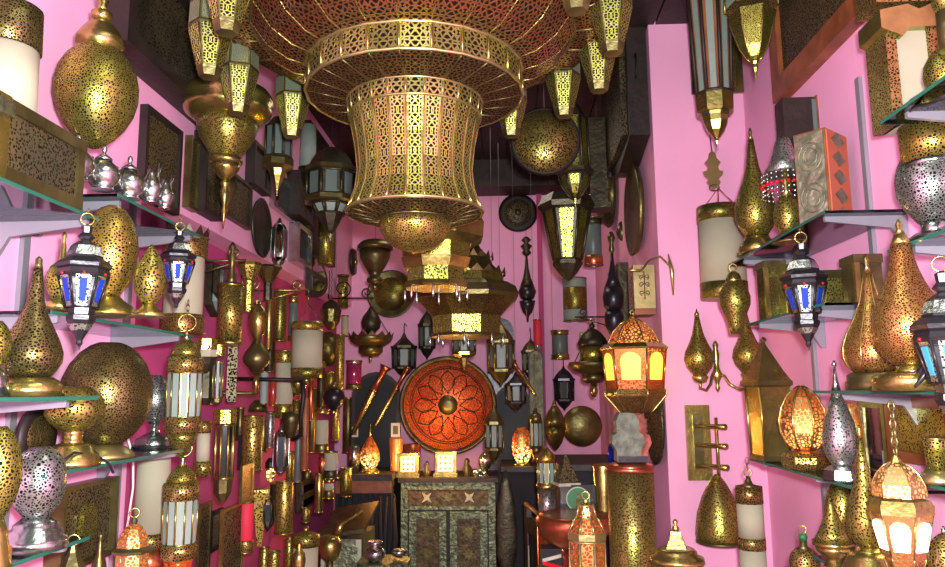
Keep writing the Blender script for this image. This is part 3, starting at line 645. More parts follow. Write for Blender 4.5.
def mirror_lamp(label, w, px, row0, row1, rp, mat='mirror', n=6, off=.06, frame='silver', name='wall_mirror', cat='mirror'):
    return T(name, label, cat, px, WALL[w][0] if False else walloff(w, off)[0], [('glass', mat, '%f,%f %f,%f %f,%f %f,%f' % (row0 + 6, rp * .5, row0 + 12, rp, row1 - 10, rp, row1 - 4, rp * .5), dict(panes=1, w=.7, bar=.8, fm=frame, cm='black_metal')),
      ('cap', frame, '%f,1 %f,%f' % (row0, row0 + 7, rp * .6)), ('tail', frame, '%f,%f %f,1' % (row1 - 5, rp * .6, row1))], n)
mirror_lamp('silver six-sided mirrored wall lantern right of the dark oval tray', 'L', 279, 218, 268, 8)
rect('wall_mirror', 'square dark mirror in a grey frame on the upper left wall', 'mirror', 'L', 289, 303, 222, 262, 'glass_dark', 'silver', .03, .06)
def half_mirror(name, label, px0, px1, row0, row1, w='L', off=0.01, mat='mirror', fr='bronze'):
    pos, fn, ax = walloff(w, off); A = at(px0, row0, pos); B = at(px0, row1, pos); C = at(px1, (row0 + row1) / 2, pos)
    zc = (A.z + B.z) / 2; h = (A.z - B.z) / 2; a0 = A.y; wd = C.y - A.y
    org = Vector(fn(a0, zc - h, 0)); e = empty(name, label, 'mirror', org); g = lambda a, b, d: Vector(fn(a, b, d)) - org
    arc = lambda k: [(a0, zc - h * k)] + [(a0 + wd * k * math.sin(q), zc - h * k * math.cos(q)) for q in [PI * j / 14 for j in range(1, 14)]] + [(a0, zc + h * k)]
    mb = MB(); mb.prism(arc(1), .002, .03, g); part(mb, 'frame', fr, e)
    mb = MB(); mb.prism([(a + .03, b) for a, b in arc(.72)], .02, .04, g); part(mb, 'glass', mat, e)
    mb = MB(); mb.box(g(a0, zc - .015, .03), g(a0 + wd * .8, zc + .015, .05)); part(mb, 'crossbar', fr, e)
half_mirror('wall_mirror', 'half-round mirror in a dark frame on the upper left wall', 306, 324, 250, 296)
half_mirror('wall_mirror', 'half-round mirror with a dark rim above the brass jar, lower left', 296, 316, 482, 513, 'LR', .10)
rect('wall_mirror', 'small pale mirror hanging behind the glass lantern with brass cup', 'mirror', 'L', 270, 289, 168, 207, 'mirror', 'silver', .02, .03, more=None)
rect('wall_panel', 'dark panel above the square grey-framed mirror', 'panel', 'L', 287, 301, 170, 215, 'p_darkfine', 'wood_dark', .03, .08)
rect('wall_panel', 'dark tall panel behind the octagonal glass lantern', 'panel', 'L', 303, 330, 120, 250, 'wood_dark', 'bronze', .04, .05)
T('wall_lamp', 'pale frosted tube lamp beside the chandelier, upper left', 'wall lamp', 308, XX(-1.15), [('shade', 'frost', '126,8 168,8.5'), ('cap', 'bronze', '168,9.5 176,9.5')], 20)
T('wall_lamp', 'gold cylinder wall lamp below the octagonal glass lantern', 'wall lamp', 326, XX(-1.14), [('shade', 'p_goldfar', '218,8 265,8'), ('cap', 'brass_dark', '214,8.5 218,9')], 24)
T('wall_lamp', 'narrow upright gold tube at the corner by the iron scroll bracket', 'wall lamp', 343, XX(-1.18), [('shade', 'p_goldfar', '277,5 308,5.5'), ('rim', 'brass_dark', '275,6 277,6')], 20)
disc('tray', 'small dark round tray with a gold boss near the back left corner', 'tray', 'L', 351, 262, 14, [('dish', 'bronze', [(.2, 0), (1, .1), (.9, .3), (.3, .3), (.01, .3)]), ('boss', 'brass', [(.3, .3), (.2, .45), (.01, .5)])])
e, r = disc('round_lamp', 'dark pierced round lamp behind the little chandelier lanterns, top left', 'lamp', 'L', 196, 62, 32, [('face', 'p_darkfine', [(.9, 0), (1, .15), (.9, .4), (.5, .5), (.01, .55)])], off=.02)
# hanging lamps, upper left
T('bowl_lamp', 'wide brass rimmed pierced bowl lamp with a long spike, upper left', 'lamp', 226, ('Y', 2.66),
  [('rim', 'brass', '90,30 92,42 97,46 103,47 107,44 110,46 114,44 119,37 122,30'), ('bowl', 'p_goldfine', '121,31 128,31 138,28 147,22 154,17 158,14'), ('collar', 'brass', '157,14 159,17 163,17 165,14'),
   ('cup', 'brass', '165,15 170,13 176,8 180,4'), ('spindle', 'brass', '180,4 184,5 187,3 192,5 198,4 205,2 212,3 218,1.5 229,.6')], 32, chain=-999)
T('wall_lamp', 'slim gold teardrop lamp behind the long spike of the brass bowl lamp', 'lamp', 226, XX(-1.16), [('body', 'brass_dark', '178,8 186,11 196,9 204,5 212,2')], 20)
T('lantern', 'glass-sided lantern with a brass cup below, upper left', 'lantern', 278, XX(-.98),
  [('glass_pane', 'frost_grey', '128,14 158,14', dict(panes=1, n=8, w=.6, bar=1.2, fm='bronze')), ('rim', 'brass_dark', '158,15 161,17 167,17 170,11'), ('cup', 'brass', '168,10 176,8 184,4 188,2'), ('tail', 'brass', '188,1.6 196,.6'), ('cap', 'bronze', '118,6 128,14')], 8, chain=-999)
T('lantern', 'large dark octagonal lantern with grey-green diamond glass, left of the chandelier', 'lantern', 331, XX(-.83),
  [('dome', 'bronze', '148,4 150,10 156,17 164,22 169,24'), ('rim', 'brass_dark', '169,27 173,28 174,26'), ('glass_pane', 'frost_grey', '175,26 199,26', dict(panes=1, n=8, w=.55, bar=1.8, fm='bronze', cm='bronze')),
   ('rim', 'brass_dark', '199,28 203,28 204,24'), ('lower_pane', 'frost', '205,20 214,14', dict(panes=1, n=8, w=.6, bar=1.5, fm='bronze', cm='bronze')), ('bowl', 'bronze', '214,14 222,10 231,5 234,2'), ('tail', 'silver', '234,1 242,.6')], 8, chain=-999)
# scroll bracket and cylinder
c = at(231, 285, XX(-1.13))
def br(name, label, side, y, z, l, mat='iron', k=1.0):
    """iron scroll bracket from the wall: a bar, two scrolls"""
    w = XLR if side < 0 and z < ZS and y > 2.45 else (XL if side < 0 else (XN if y < YP else XR)); s = -side
    mb = MB(); mb.tube([(w, y, z), (w + s * l, y, z)], .004 * k, 5); mb.tube([(w + s * .004, y, z - .10), (w + s * .004, y, z + .10)], .004 * k, 5)
    mb.tube(scroll((w + s * .06, y, z + .045), .042, 1.4, -PI / 2, s), .0032 * k, 5); mb.tube(scroll((w + s * (l - .05), y, z + .03), .028, 1.3, -PI / 2, -s), .003 * k, 5)
    mb.tube([(w, y, z - .09), (w + s * l * .5, y, z - .04), (w + s * l * .9, y, z - .003)], .0032 * k, 5)
    o = ob(name, mb.mesh(name, mat)); return tag(o, label, 'bracket')
br('scroll_bracket', 'bronze scroll bracket holding the gold cylinder lamp on the left wall', -1, c.y, at(231, 260, XX(-1.13)).z, .30, 'brass_dark', 1.3)
T('cylinder_lamp', 'gold pierced cylinder lamp under a bronze leaf finial and scroll bracket', 'lamp', 231, XX(-1.13),
  [('finial', 'brass_dark', '242,1 247,4 252,2 258,5 264,3 270,3 278,4 284,6'), ('shade', 'p_goldfar', '286,12.5 343,12.5'), ('rim', 'brass', '284,13.5 287,13.5'), ('rim', 'brass', '341,13.5 345,13.5')], 28)
def crown_bowl(label, px, pos, rows, col, mat, lit='p_goldfar'):
    sconce('wall_lamp', label, px, pos, rows, crown=5, band=mat)
T('wall_lamp', 'gold cup lamp with a toothed rim on a pierced column, left wall', 'wall lamp', 249, XX(-1.15),
  [('rim', 'brass', '263,12.5 266,13'), ('cup', 'p_goldfar', '266,12.5 272,10 280,6'), ('column', 'p_goldfar', '281,5.5 312,5.5')], 8)
T('wall_lamp', 'dark toothed cup lamp behind the gold one on the left wall', 'wall lamp', 268, XX(-1.2), [('rim', 'bronze', '266,14 268,15'), ('cup', 'p_dark', '268,14 276,9 283,5'), ('column', 'bronze', '283,4.5 300,4.5')], 8)
def spade(label, px0, px1, row0, row1, mat='frost', off=.03):
    pos, fn, ax = walloff('LR', off); A = at(px0, row0, pos); B = at(px0, row1, pos); C = at(px1, (row0 + row1) / 2, pos)
    a0, a1 = sorted((A.y, C.y)); z0, z1 = B.z, A.z; org = Vector(fn((a0 + a1) / 2, z0, 0)); e = empty('wall_lamp', label, 'wall lamp', org); g = lambda a, b, d: Vector(fn(a, b, d)) - org
    zm = z0 + (z1 - z0) * .2; mb = MB(); mb.prism([(a0, zm), ((a0 + a1) / 2, z0), (a1, zm), (a1, z1), (a0, z1)], .0, .03, g); part(mb, 'backplate', 'bronze', e)
    i = (a1 - a0) * .12; mb = MB(); mb.prism([(a0 + i, zm + i), ((a0 + a1) / 2, z0 + i), (a1 - i, zm + i), (a1 - i, z1 - i), (a0 + i, z1 - i)], .03, .06, g); part(mb, 'shade', mat, e)
spade('pale pointed plate lamp between the crowned sconce and the gold cylinder', 206, 218, 262, 316)
spade('dark-edged silver leaf lamp behind the gold cylinder lamp', 214, 226, 265, 300, 'silver', .08)
T('drop_lamp', 'bronze double bulb lamp hanging above a wall arm, left wall', 'lamp', 257, XX(-1.1),
  [('top_bulb', 'brass', '304,3 306,4 309,7 317,10 325,10 333,7 340,3.5'), ('lower_bulb', 'brass_dark', '340,3.5 346,7 352,12 358,14 363,13 368,8 373,5'), ('stem', 'brass', '373,3 394,3')], 24, ring=2, chain=290)
a = at(256, 393, XX(-1.1))
tubething('sconce_bracket', 'brass wall arm below the bronze double bulb lamp', 'bracket', [(XLR, a.y, a.z), (XLR + .02, a.y, a.z), (-1.24, a.y, a.z), (-1.09, a.y, a.z)], [.05, .05, .009, .008], 'brass_dark')
# rows of tubes, plates and bands on the recessed wall  (px, pos offset, pieces)
G1 = None
def tubelamp(label, px, off, bands, w='LR', n=20):
    sconce('wall_lamp', label, px, walloff(w, off)[0], bands, rims=True)
tubelamp('slim gold tube lamp right of the gold cylinder, first of a close pair', 269, .14, [('shade', 'brass', 290, 349, 4)])
tubelamp('dark gold pierced tube lamp, second of the close pair on the left wall', 280, .12, [('shade', 'p_far', 290, 341, 6.5)])
tubelamp('gold-edged tube lamp with a bluish strip, left of the hanging drum', 293, .10, [('band', 'brass', 297, 303, 5), ('shade', 'frost_grey', 303, 336, 4.5), ('band', 'brass', 336, 341, 5)])
tubelamp('parchment tube lamp with gold bands, left of the hanging drum', 284, .2, [('band', 'p_goldfar', 351, 363, 10), ('shade', 'parchment', 363, 404, 9), ('band', 'p_goldfar', 404, 417, 9.5)])
T('drum_lamp', 'parchment drum lamp with pierced gold bands hanging on three chains', 'lamp', 307, XX(-1.02),
  [('band', 'p_goldfar', '322,15.5 331,16'), ('shade', 'parchment', '331,15.5 368,15.5'), ('band', 'p_goldfar', '368,16 378,15.5'), ('tail', 'brass', '378,4 382,3 385,1')], 28,
  extra=lambda i: [part((lambda m: (m.tube([(15 * i['s'] * math.cos(q), 15 * i['s'] * math.sin(q), i['z'](322)), (0, 0, i['z'](304))], .0025, 4), m)[1])(MB()), 'chain', 'brass_dark', i['o']) for q in (.3, 2.4, 4.5)] + [part((lambda m: (m.tube([(0, 0, i['z'](304)), (0, 0, i['z'](290))], .003, 4), m)[1])(MB()), 'hook', 'brass', i['o'])])
a = at(307, 290, XX(-1.02)); br('scroll_bracket', 'gold scroll bracket holding the parchment drum lamp', -1, a.y, a.z, .35, 'brass', 1.2)
tubelamp('long gold half tube with a bright streak right of the parchment drum', 340, .30, [('shade', 'p_goldfar', 335, 392, 4.5)])
tubelamp('small pale tube lamp in the corner by the iron scroll bracket', 345, .12, [('shade', 'parchment', 316, 336, 3.5)])
T('pendant', 'small dark clustered lamp below the narrow gold tube near the corner', 'lamp', 331, XX(-1.1), [('cap', 'bronze', '300,2 304,8 310,10'), ('body', 'p_dark', '310,11 322,9 330,3')], 12, chain=268)
T('globe_lamp', 'dark pierced round lamp behind the parchment drum, left wall', 'lamp', 328, XX(-1.24), [('body', 'p_dark', '332,4 336,9 344,13 353,13 362,9 366,4')], 24)
# boxes, plates and mirrored sconces of the lower left wall
def plate_sconce(label, px, off, r, cap0, cap1, b0, b1, foot, glass='frost_grey', m='p_goldfar'):
    P = [('cap', m, '%f,%f %f,%f %f,%f' % (cap0, r * 1.15, cap0 + 1, r * 1.2, cap1, r * 1.2)),
         ('glass', glass, '%f,%f %f,%f' % (b0, r * .92, b1, r * .92), dict(panes=1, n=8, w=.62, bar=r * .16, fm='brass', cm=m)),
         ('bowl', 'brass_dark', '%f,%f %f,%f %f,%f' % (b1, r, b1 + (foot - b1) * .6, r * .9, foot, r * .3))]
    T('wall_lamp', label, 'wall lamp', px, walloff('LR', off)[0], P, 8)
plate_sconce('gold-framed glass wall lamp left of the dark pierced strip', 218, .18, 6, 338, 356, 362, 398, 405)
T('wall_lamp', 'dark pierced square strip lamp under the gold cylinder lamp', 'wall lamp', 232, walloff('LR', .16)[0], [('shade', 'p_darkfine_far', '346,7 402,7')], 4, rot=PI / 4 * 0)
T('wall_lamp', 'gold and cream boxed cap lamp right of the first striped lantern', 'wall lamp', 206, walloff('LR', .22)[0], [('top', 'p_goldfar', '339,12 350,12'), ('band', 'parchment', '350,11.5 357,11.5'), ('bowl', 'bronze', '357,13 364,10 372,3')], 8)
plate_sconce('large gold mirrored sconce with a curved foot, lower left wall', 224, .24, 10.5, 409, 423, 425, 478, 502, 'mirror')
T('wall_lamp', 'white shade with pierced gold bands left of the large gold mirrored sconce', 'wall lamp', 203, walloff('LR', .24)[0], [('band', 'p_band', '421,8 433,8'), ('shade', 'parchment', '433,7 461,7'), ('band', 'p_goldfar', '461,9 476,9')], 20)
T('wall_lamp', 'dark arched mirror lamp behind the first striped lantern', 'wall lamp', 206, walloff('LR', .1)[0], [('arch', 'bronze', '360,3 366,7 378,8 398,8 404,4'), ('glass', 'frost_grey', '368,5 380,7.5', {})], 8)
tubelamp('tall bright gold half tube lamp at the middle of the lower left wall', 252, .2, [('shade', 'p_goldfar', 416, 470, 10.5)])
tubelamp('silver beaded tube beside the tall bright gold half tube', 270, .2, [('shade', 'p_silver', 412, 447, 4.5)])
mirror_lamp('silver six-sided lantern with mirror glass, left of the tall gilt strips', 'LR', 281, 425, 476, 8, 'mirror', off=.2, name='lantern', cat='lantern')
T('wall_lamp', 'small dark lamp glowing orange beside the silver mirrored lantern', 'wall lamp', 271, walloff('LR', .12)[0], [('cap', 'bronze', '458,3 462,6 468,6'), ('body', 'l_flame', '468,5 478,4.5 482,2')], 12)
tubelamp('bright gold pierced cylinder lamp above the brass jar', 284, .3, [('shade', 'p_goldfar', 482, 533, 9)])
mirror_lamp('small black framed mirror lantern left of the bright gold cylinder', 'LR', 268, 492, 531, 6.5, 'mirror', off=.22, frame='black_metal', name='lantern', cat='lantern')
tubelamp('red shaded tube lamp with a gold foot on the lower left wall', 246, .22, [('band', 'p_goldfar', 494, 503, 8), ('shade', 'parchment_red', 503, 540, 7.5), ('band', 'p_band', 540, 552, 8.5)])
T('wall_lamp', 'gold pierced wedge lamp tapering down beside the red shaded tube', 'wall lamp', 260, walloff('LR', .18)[0], [('shade', 'p_goldfar', '489,12 492,12 546,3')], 4)
rect('wall_panel', 'small green-edged framed picture above the red shaded tube', 'panel', 'LR', 240, 251, 466, 504, 'p_copper', 'brass_dark', .02, .012, off=.26)
rect('wall_panel', 'black and silver lettered panel left of the large framed one', 'panel', 'LR', 209, 220, 512, 553, 'p_silverfine', 'black_metal', .02, .012, off=.12)
rect('wall_panel', 'dark gold-edged panel beside the second striped lantern', 'panel', 'LR', 198, 208, 505, 590, 'p_darkfine_far', 'brass_dark', .015, .012, off=.14)
rect('wall_panel', 'large dark speckled panel in a brass frame, lower left wall', 'panel', 'LR', 220, 240, 510, 592, 'p_darkfine_far', 'brass', .012, .015, off=.2)
rect('wall_panel', 'black slanting strip panel beside the tall bright gold half tube', 'panel', 'LR', 238, 247, 435, 470, 'black_metal', 'black_metal', .02, .04, off=.14)
for lab, px, off, bands in [
    ('parchment tube with gold edges high beside the drum chains', 322, .3, [('band', 'p_goldfar', 410, 414, 7), ('shade', 'parchment', 420, 444, 6.5), ('band', 'brass_dark', 444, 452, 7)]),
    ('parchment short tube above the brass folding table', 331, .36, [('shade', 'parchment', 452, 470, 7), ('band', 'bronze', 470, 478, 7)]),
    ('tall coppery strip lamp in the middle of the crowded lower wall', 305, .34, [('shade', 'wood', 398, 470, 3.5)]),
    ('grey glass strip lamp left of the coppery strip', 298, .2, [('shade', 'frost_grey', 425, 482, 3.5)]),
    ('gilt pierced strip with a dark edge below the silver hexagonal lantern', 290, .14, [('shade', 'p_goldfar', 452, 480, 4)]),
    ('pale tube lamp with copper rims above the half-round mirror', 329, .3, [('band', 'copper', 480, 483, 5), ('shade', 'parchment', 483, 490, 5), ('band', 'brass_dark', 490, 498, 5)]),
    ('slim ribbed gilt tube beside the half-round mirror', 319, .3, [('shade', 'brass', 474, 512, 4.5)]),
    ('small gilt tube under the half-round mirror', 306, .18, [('shade', 'p_goldfar', 508, 522, 4)]),
    ('dark gold square tube below the crossed long daggers', 346, .34, [('shade', 'p_far', 468, 496, 6)]),
    ('gold tube lamp right of the copper strip, below the round bulb', 336, .3, [('shade', 'p_goldfar', 392, 440, 4)]),
    ('silver edged dark tube in the deep corner', 356, .3, [('shade', 'silver', 446, 470, 4.5)]),
    ('magenta-lined silver tube above the crossed long daggers', 354, .3, [('band', 'silver', 361, 364, 8), ('shade', 'magenta_glass', 364, 384, 7.5), ('band', 'brass_dark', 384, 388, 8)]),
    ('short gold tube between the parchment tube and the drum lamp', 296, .16, [('shade', 'p_goldfar', 384, 396, 5)]),
    ('white strip lamp over a red one below the bronze double bulb', 264, .16, [('shade', 'frost', 372, 404, 4)]),
    ('red glass strip beside the parchment tube lamp', 273, .2, [('shade', 'amber_glass', 380, 405, 3.5)]),
    ('low gold tube behind the brass jar at the bottom', 289, .2, [('shade', 'p_goldfar', 538, 580, 5)]),
    ('pierced gold tube with pale sides above the brass bottle', 264, .2, [('shade', 'p_goldfar', 548, 590, 5)]),
    ('short gold pierced tube at the bottom between panel and bottle', 274, .3, [('shade', 'p_goldfar', 552, 590, 6)])]:
    tubelamp(lab, px, off, bands)
for lab, px, off, bands in [
    ('dark bronze tube behind the slim coppery strip', 312, .1, [('shade', 'brass_dark', 388, 452, 4.5)]),
    ('bronze tube with a gold cap under the dark globe behind the drum lamp', 321, .12, [('band', 'p_goldfar', 362, 368, 4.5), ('shade', 'bronze', 368, 408, 4)]),
    ('dark gold tube in the corner below the magenta-lined tube', 348, .2, [('shade', 'brass_dark', 398, 452, 5)]),
    ('short silver-capped dark tube at the far end of the lower wall', 357, .2, [('band', 'silver', 400, 405, 4), ('shade', 'bronze', 405, 438, 4)]),
    ('copper tube left of the low parchment tube', 322, .16, [('shade', 'copper', 458, 474, 3.5)]),
    ('dark pierced tube under the shallow gold bowl lamp', 296, .08, [('shade', 'p_far', 400, 440, 5)]),
    ('thin copper rod lamp beside the parchment tube with gold edges', 311, .3, [('shade', 'copper', 380, 420, 2)]),
    ('bronze pierced tube behind the small black mirror lantern', 275, .05, [('shade', 'bronze', 484, 500, 5)]),
    ('dark gold plate tube between striped lantern and mirrored sconce', 212, .06, [('shade', 'brass_dark', 372, 404, 5)]),
    ('dark tube behind the black slanting strip panel', 240, .05, [('shade', 'brass_dark', 408, 440, 4)]),
    ('brass edged dark tube left of the silver beaded tube', 263, .08, [('shade', 'p_far', 420, 452, 4)]),
    ('dark bronze tube left of the parchment tube lamp with gold bands', 270, .06, [('shade', 'bronze', 340, 372, 5)]),
    ('olive pierced tube between the drum lamp and the long gold half tube', 331, .08, [('shade', 'p_far', 372, 392, 6)]),
    ('short bronze cup tube above the half-round lower mirror', 307, .08, [('shade', 'brass_dark', 470, 482, 5)])]:
    tubelamp(lab, px, off, bands)
mb = MB(); A = at(302, 380, XX(-1.0)); B = at(293, 440, XX(-1.06)); mb.tube([A, Vector((XLR, A.y, A.z + .01))], .010, 6); mb.tube([A, A + Vector((.01, 0, -.08)), A + Vector((.0, .0, -.17)), (A + B) / 2 + Vector((.02, 0, -.12)), B], .012, 6)
o = ob('curved_arm', mb.mesh('curved_arm', 'iron')); tag(o, 'black curved iron arm hanging below the parchment drum lamp', 'bracket')
T('globe_lamp', 'round dark glass ball lamp in the crowded lower left wall', 'lamp', 334, XX(-1.05), [('cap', 'brass_dark', '382,3 388,5'), ('body', 'black_metal', '388,5 391,9 397,11.5 403,10 409,5'), ('tail', 'brass', '409,3 416,2')], 24, chain=-999)
T('bowl_lamp', 'shallow gold bowl wall lamp under the parchment drum', 'lamp', 298, XX(-1.1), [('bowl', 'brass', '381,10 384,10 390,7 395,2')], 24)
T('bowl_lamp', 'dark bowl lamp beside the silver six-sided lantern', 'lamp', 291, XX(-1.12), [('bowl', 'brass_dark', '412,10 420,10 430,7 438,3')], 24)
T('wall_lamp', 'dark round cup lamp left of the silver beaded tube', 'wall lamp', 258, XX(-1.24), [('body', 'p_dark', '400,4 406,9 412,10')], 16)
# jar, bottle and pot at the bottom left
T('jar', 'parchment jar with a brass pierced lid at the bottom left', 'jar', 304, ('Y', 3.7), [('knob', 'brass', '526,2 530,3 533,2'), ('lid', 'p_goldfar', '532,6 535,14 546,14.5'), ('body', 'parchment', '546,13 620,13'), ('base', 'brass_dark', '620,14 706,14')], 28)
T('bottle', 'small turned brass bottle in front of the parchment jar', 'bottle', 297, ('Y', 3.3), [('body', 'brass', '541,1 545,3 549,2 553,6 560,7 568,6 575,7 600,7 745,9')], 16)
T('pot', 'round brass pot with a bail handle on the metal inlaid table', 'pot', 329, ('Y', 3.9), [('body', 'brass', '536,5 538,9 543,12 550,12 557,9 561,5'), ('tall_foot', 'brass_dark', '561,4 570,3 690,8')], 24)
# ================================================================ BACK OF THE SHOP
# cabinet
A = at(401, 478, ('Y', 5.0)); B = at(495, 478, ('Y', 5.0)); zt = A.z
cx = (A.x + B.x) / 2; w = (B.x - A.x) / 2; e = empty('cabinet', 'metal-inlaid two-door cabinet with pale carved borders under the red tray', 'cabinet', (cx, 5.0, 0))
mb = MB(); mb.box((-w + .01, .03, .05), (w - .01, .42, zt - .03)); part(mb, 'body', 'wood_dark', e)
mb = MB(); mb.box((-w - .02, -.01, zt - .03), (w + .02, .44, zt)); part(mb, 'top', 'wood_dark', e)
mb = MB()
for a, b in [((-w, 0, .0), (-w + .045, .03, zt - .03)), ((w - .045, 0, .0), (w, .03, zt - .03)), ((-w + .045, 0, zt - .075), (w - .045, .03, zt - .03)), ((-w + .045, 0, zt - .205), (w - .045, .03, zt - .18)), ((-w + .045, 0, 0), (w - .045, .03, .08))]: mb.box(a, b)
part(mb, 'face_frame', 'steel_inlay', e)
mb = MB(); mb.box((-w + .047, .006, zt - .178), (w - .047, .028, zt - .077)); dr = part(mb, 'drawer', 'cabinet_panel', e)
def star(mb, cx_, cz, r, y, k=4, inner=.35, th=.006):
    pts = []
    for j in range(2 * k):
        q = PI * j / k + PI / 4; rr = r if j % 2 == 0 else r * inner; pts.append((cx_ + rr * math.cos(q), cz + rr * math.sin(q)))
    mb.prism(pts, y, y - th, lambda a, b, d: (a, d, b))
for sx_ in (-1, 1):
    mb = MB(); star(mb, sx_ * .14, zt - .127, .045, .007); part(mb, 'star_inlay', 'bone', dr)
mb = MB(); star(mb, 0, zt - .127, .04, .007, 6, .5); part(mb, 'star_inlay', 'brass_dark', dr)
for sx_ in (-1, 1):
    mb = MB(); x0, x1 = sorted((sx_ * .012, sx_ * (w - .055))); z0_, z1_ = .09, zt - .215
    mb.box((x0 + .045, .012, z0_ + .04), (x1 - .045, .028, z1_ - .04)); dd = part(mb, 'door', 'cabinet_panel', e)
    mb = MB(); t_ = .045
    for a, b in [((x0, 0.002, z0_), (x0 + t_, .027, z1_)), ((x1 - t_, .002, z0_), (x1, .027, z1_)), ((x0 + t_, .002, z0_), (x1 - t_, .027, z0_ + t_)), ((x0 + t_, .002, z1_ - t_), (x1 - t_, .027, z1_))]: mb.box(a, b)
    part(mb, 'door_frame', 'steel_inlay', dd)
    for zc in (z1_ - .13, z1_ - .27, z1_ - .42):
        mb = MB(); star(mb, (x0 + x1) / 2, zc, .04, .013, 8, .55); part(mb, 'rosette', 'brass_dark', dd)
ZC = zt
def onz(z): return ('Z', z - 1.6)
def cube_lamp(label, px, py0, py1, hw, Y, zb_):
    c = at(px, (py0 + py1) / 2, ('Y', Y)); s = depth(c) / F; W_ = hw * s; H = (py1 - py0) * s
    e = empty('cube_lamp', label, 'lamp', (c.x, Y, zb_))
    mb = MB(); mb.box((-W_ * .85, -W_ * .85, .035), (W_ * .85, W_ * .85, H - .02)); part(mb, 'shade', 'lit_parchment', e)
    mb = MB(); t_ = W_ * .12
    for sx_ in (-1, 1):
        for sy_ in (-1, 1): mb.box((sx_ * W_ * .9 - t_, sy_ * W_ * .9 - t_, .02), (sx_ * W_ * .9 + t_, sy_ * W_ * .9 + t_, H))
    mb.box((-W_, -W_, H - .02), (W_, W_, H)); part(mb, 'frame', 'brass', e)
    mb = MB(); mb.box((-W_ * 1.25, -W_ * 1.1, 0), (W_ * 1.25, W_ * 1.1, .022)); mb.box((-W_ * 1.1, -W_, .02), (W_ * 1.1, W_, .036)); part(mb, 'base', 'brass', e)
    sc = MB()
    for j in range(3):
        for k in range(3):
            q = MB(); star(q, (j - 1) * W_ * .5, .035 + (H - .055) * (k + .5) / 3, W_ * .24, -W_ * .855, 4, .4, .004); sc.add(q.v, q.f)
    part(sc, 'fretwork', 'brass', e)
cube_lamp('glowing square fretwork lamp at the left end of the cabinet top', 409, 454, 477, 9, 5.1, ZC)
cube_lamp('glowing square lamp on a wide stepped foot in the middle of the cabinet top', 446, 453, 477, 9.5, 5.12, ZC)
light('POINT', 'cube_lamp_glow', (at(415, 465, ('Y', 4.9)).x, 4.9, ZC + .16), 9, (1, .45, .12), .04)
light('POINT', 'cube_lamp_glow', (at(455, 465, ('Y', 4.9)).x, 4.9, ZC + .18), 9, (1, .45, .12), .04)
for lab, px, rows, m in [('small dark turned bottle between the two glowing square lamps', 427, '461,1 464,2.5 467,1.5 470,4 474,4.5 478,4', 'bronze'),
     ('small bronze figure bottle right of the middle glowing lamp', 467, '458,1 461,3 464,2 468,5 474,4 478,5', 'bronze'),
     ('silver egg cup on a foot at the right end of the cabinet top', 485, '452,2 455,5 460,6.5 466,6 470,3 474,3 476,8 478,8', 'silver'),
     ('low white metal dish beside the silver egg cup on the cabinet', 477, '469,5 472,6 475,5 478,4', 'silver')]:
    T('bottle' if 'bottle' in lab else 'cup', lab, 'bottle' if 'bottle' in lab else 'cup', px, ('Y', 5.12), [('body', m, rows)], 16)
T('cup', 'copper glass tumbler behind the left glowing square lamp', 'cup', 412, ('Y', 5.32), [('body', 'copper', '444,9 460,8.5 478,8')], 20)
# red tray
pc = at(448, 405, ('Y', 5.35)); s = depth(pc) / F; R = 49 * s
e = empty('tray', 'very large round copper-red tray with a carved star rosette behind the cabinet', 'tray', (pc.x, 5.35, pc.z)); e.rotation_euler = (PI / 2 + .07, 0, 0)
mb = MB(); mb.lathe([(-.01, R * .3), (-.01, R * .96), (0.01, R), (.03, R * .99), (.03, R * .95), (.012, R * .9)], 48, cap=False); part(mb, 'rim', 'bronze', e)
mb = MB(); mb.lathe([(-.005, R * .93), (.008, R * .92), (.006, .01)], 48); part(mb, 'dish', 'p_redtray', e)
mb = MB()
for rr in (.78, .74): mb.tube([(R * rr * math.cos(q), R * rr * math.sin(q), .011) for q in [2 * PI * j / 48 for j in range(48)]], .003, 4, True)
for j in range(12):
    q = 2 * PI * j / 12
    for sg in (-1, 1):
        mb.tube([(R * (.24 + .46 * t) * math.cos(q + sg * .30 * math.sin(PI * t)), R * (.24 + .46 * t) * math.sin(q + sg * .30 * math.sin(PI * t)), .011) for t in [i / 8 for i in range(9)]], .003, 4)
part(mb, 'rosette', 'iron', e)
mb = MB(); mb.lathe([(.0, R * .2), (.012, R * .2), (.016, R * .05), (.016, .001)], 32); part(mb, 'boss', 'brass_dark', e)
# sideboard and dark things left of the cabinet
A = at(336, 474, ('Y', 4.9)); B = at(399, 474, ('Y', 4.9))
e = boxthing('sideboard', 'dark wooden sideboard covered by black cloth, left of the cabinet', 'table', (A.x, 4.9, 0), (B.x - .05, 5.35, A.z - .04), 'black_cloth',
  [('top', 'wood_dark', (A.x - .02, 4.86, A.z - .04), (B.x - .04, 5.36, A.z)), ('apron', 'wood', (A.x, 4.885, A.z - .12), (B.x - .05, 4.9, A.z - .04))])
ZD = A.z
mb = MB()
for j in range(9):
    x = A.x + .03 + j * (B.x - A.x - .06) / 8; mb.tube([(x, 4.89, A.z - .13), (x + .01 * (-1) ** j, 4.87, A.z - .4), (x - .015, 4.86, .05)], [.008, .02, .026], 6)
part(mb, 'cloth_folds', 'black_cloth', e).matrix_parent_inverse = e.matrix_world.inverted() if False else Matrix.Translation(-e.location)
T('flame_lamp', 'glowing orange teardrop lamp on the dark sideboard', 'lamp', 370, ('Y', 5.0), [('spire', 'brass', '424,.8 432,1 438,2'), ('shade', 'l_flame', '437,2 444,6 452,9.5 460,10 466,7 468,5'), ('base', 'brass', '468,7 471,10 474,12')], 20)
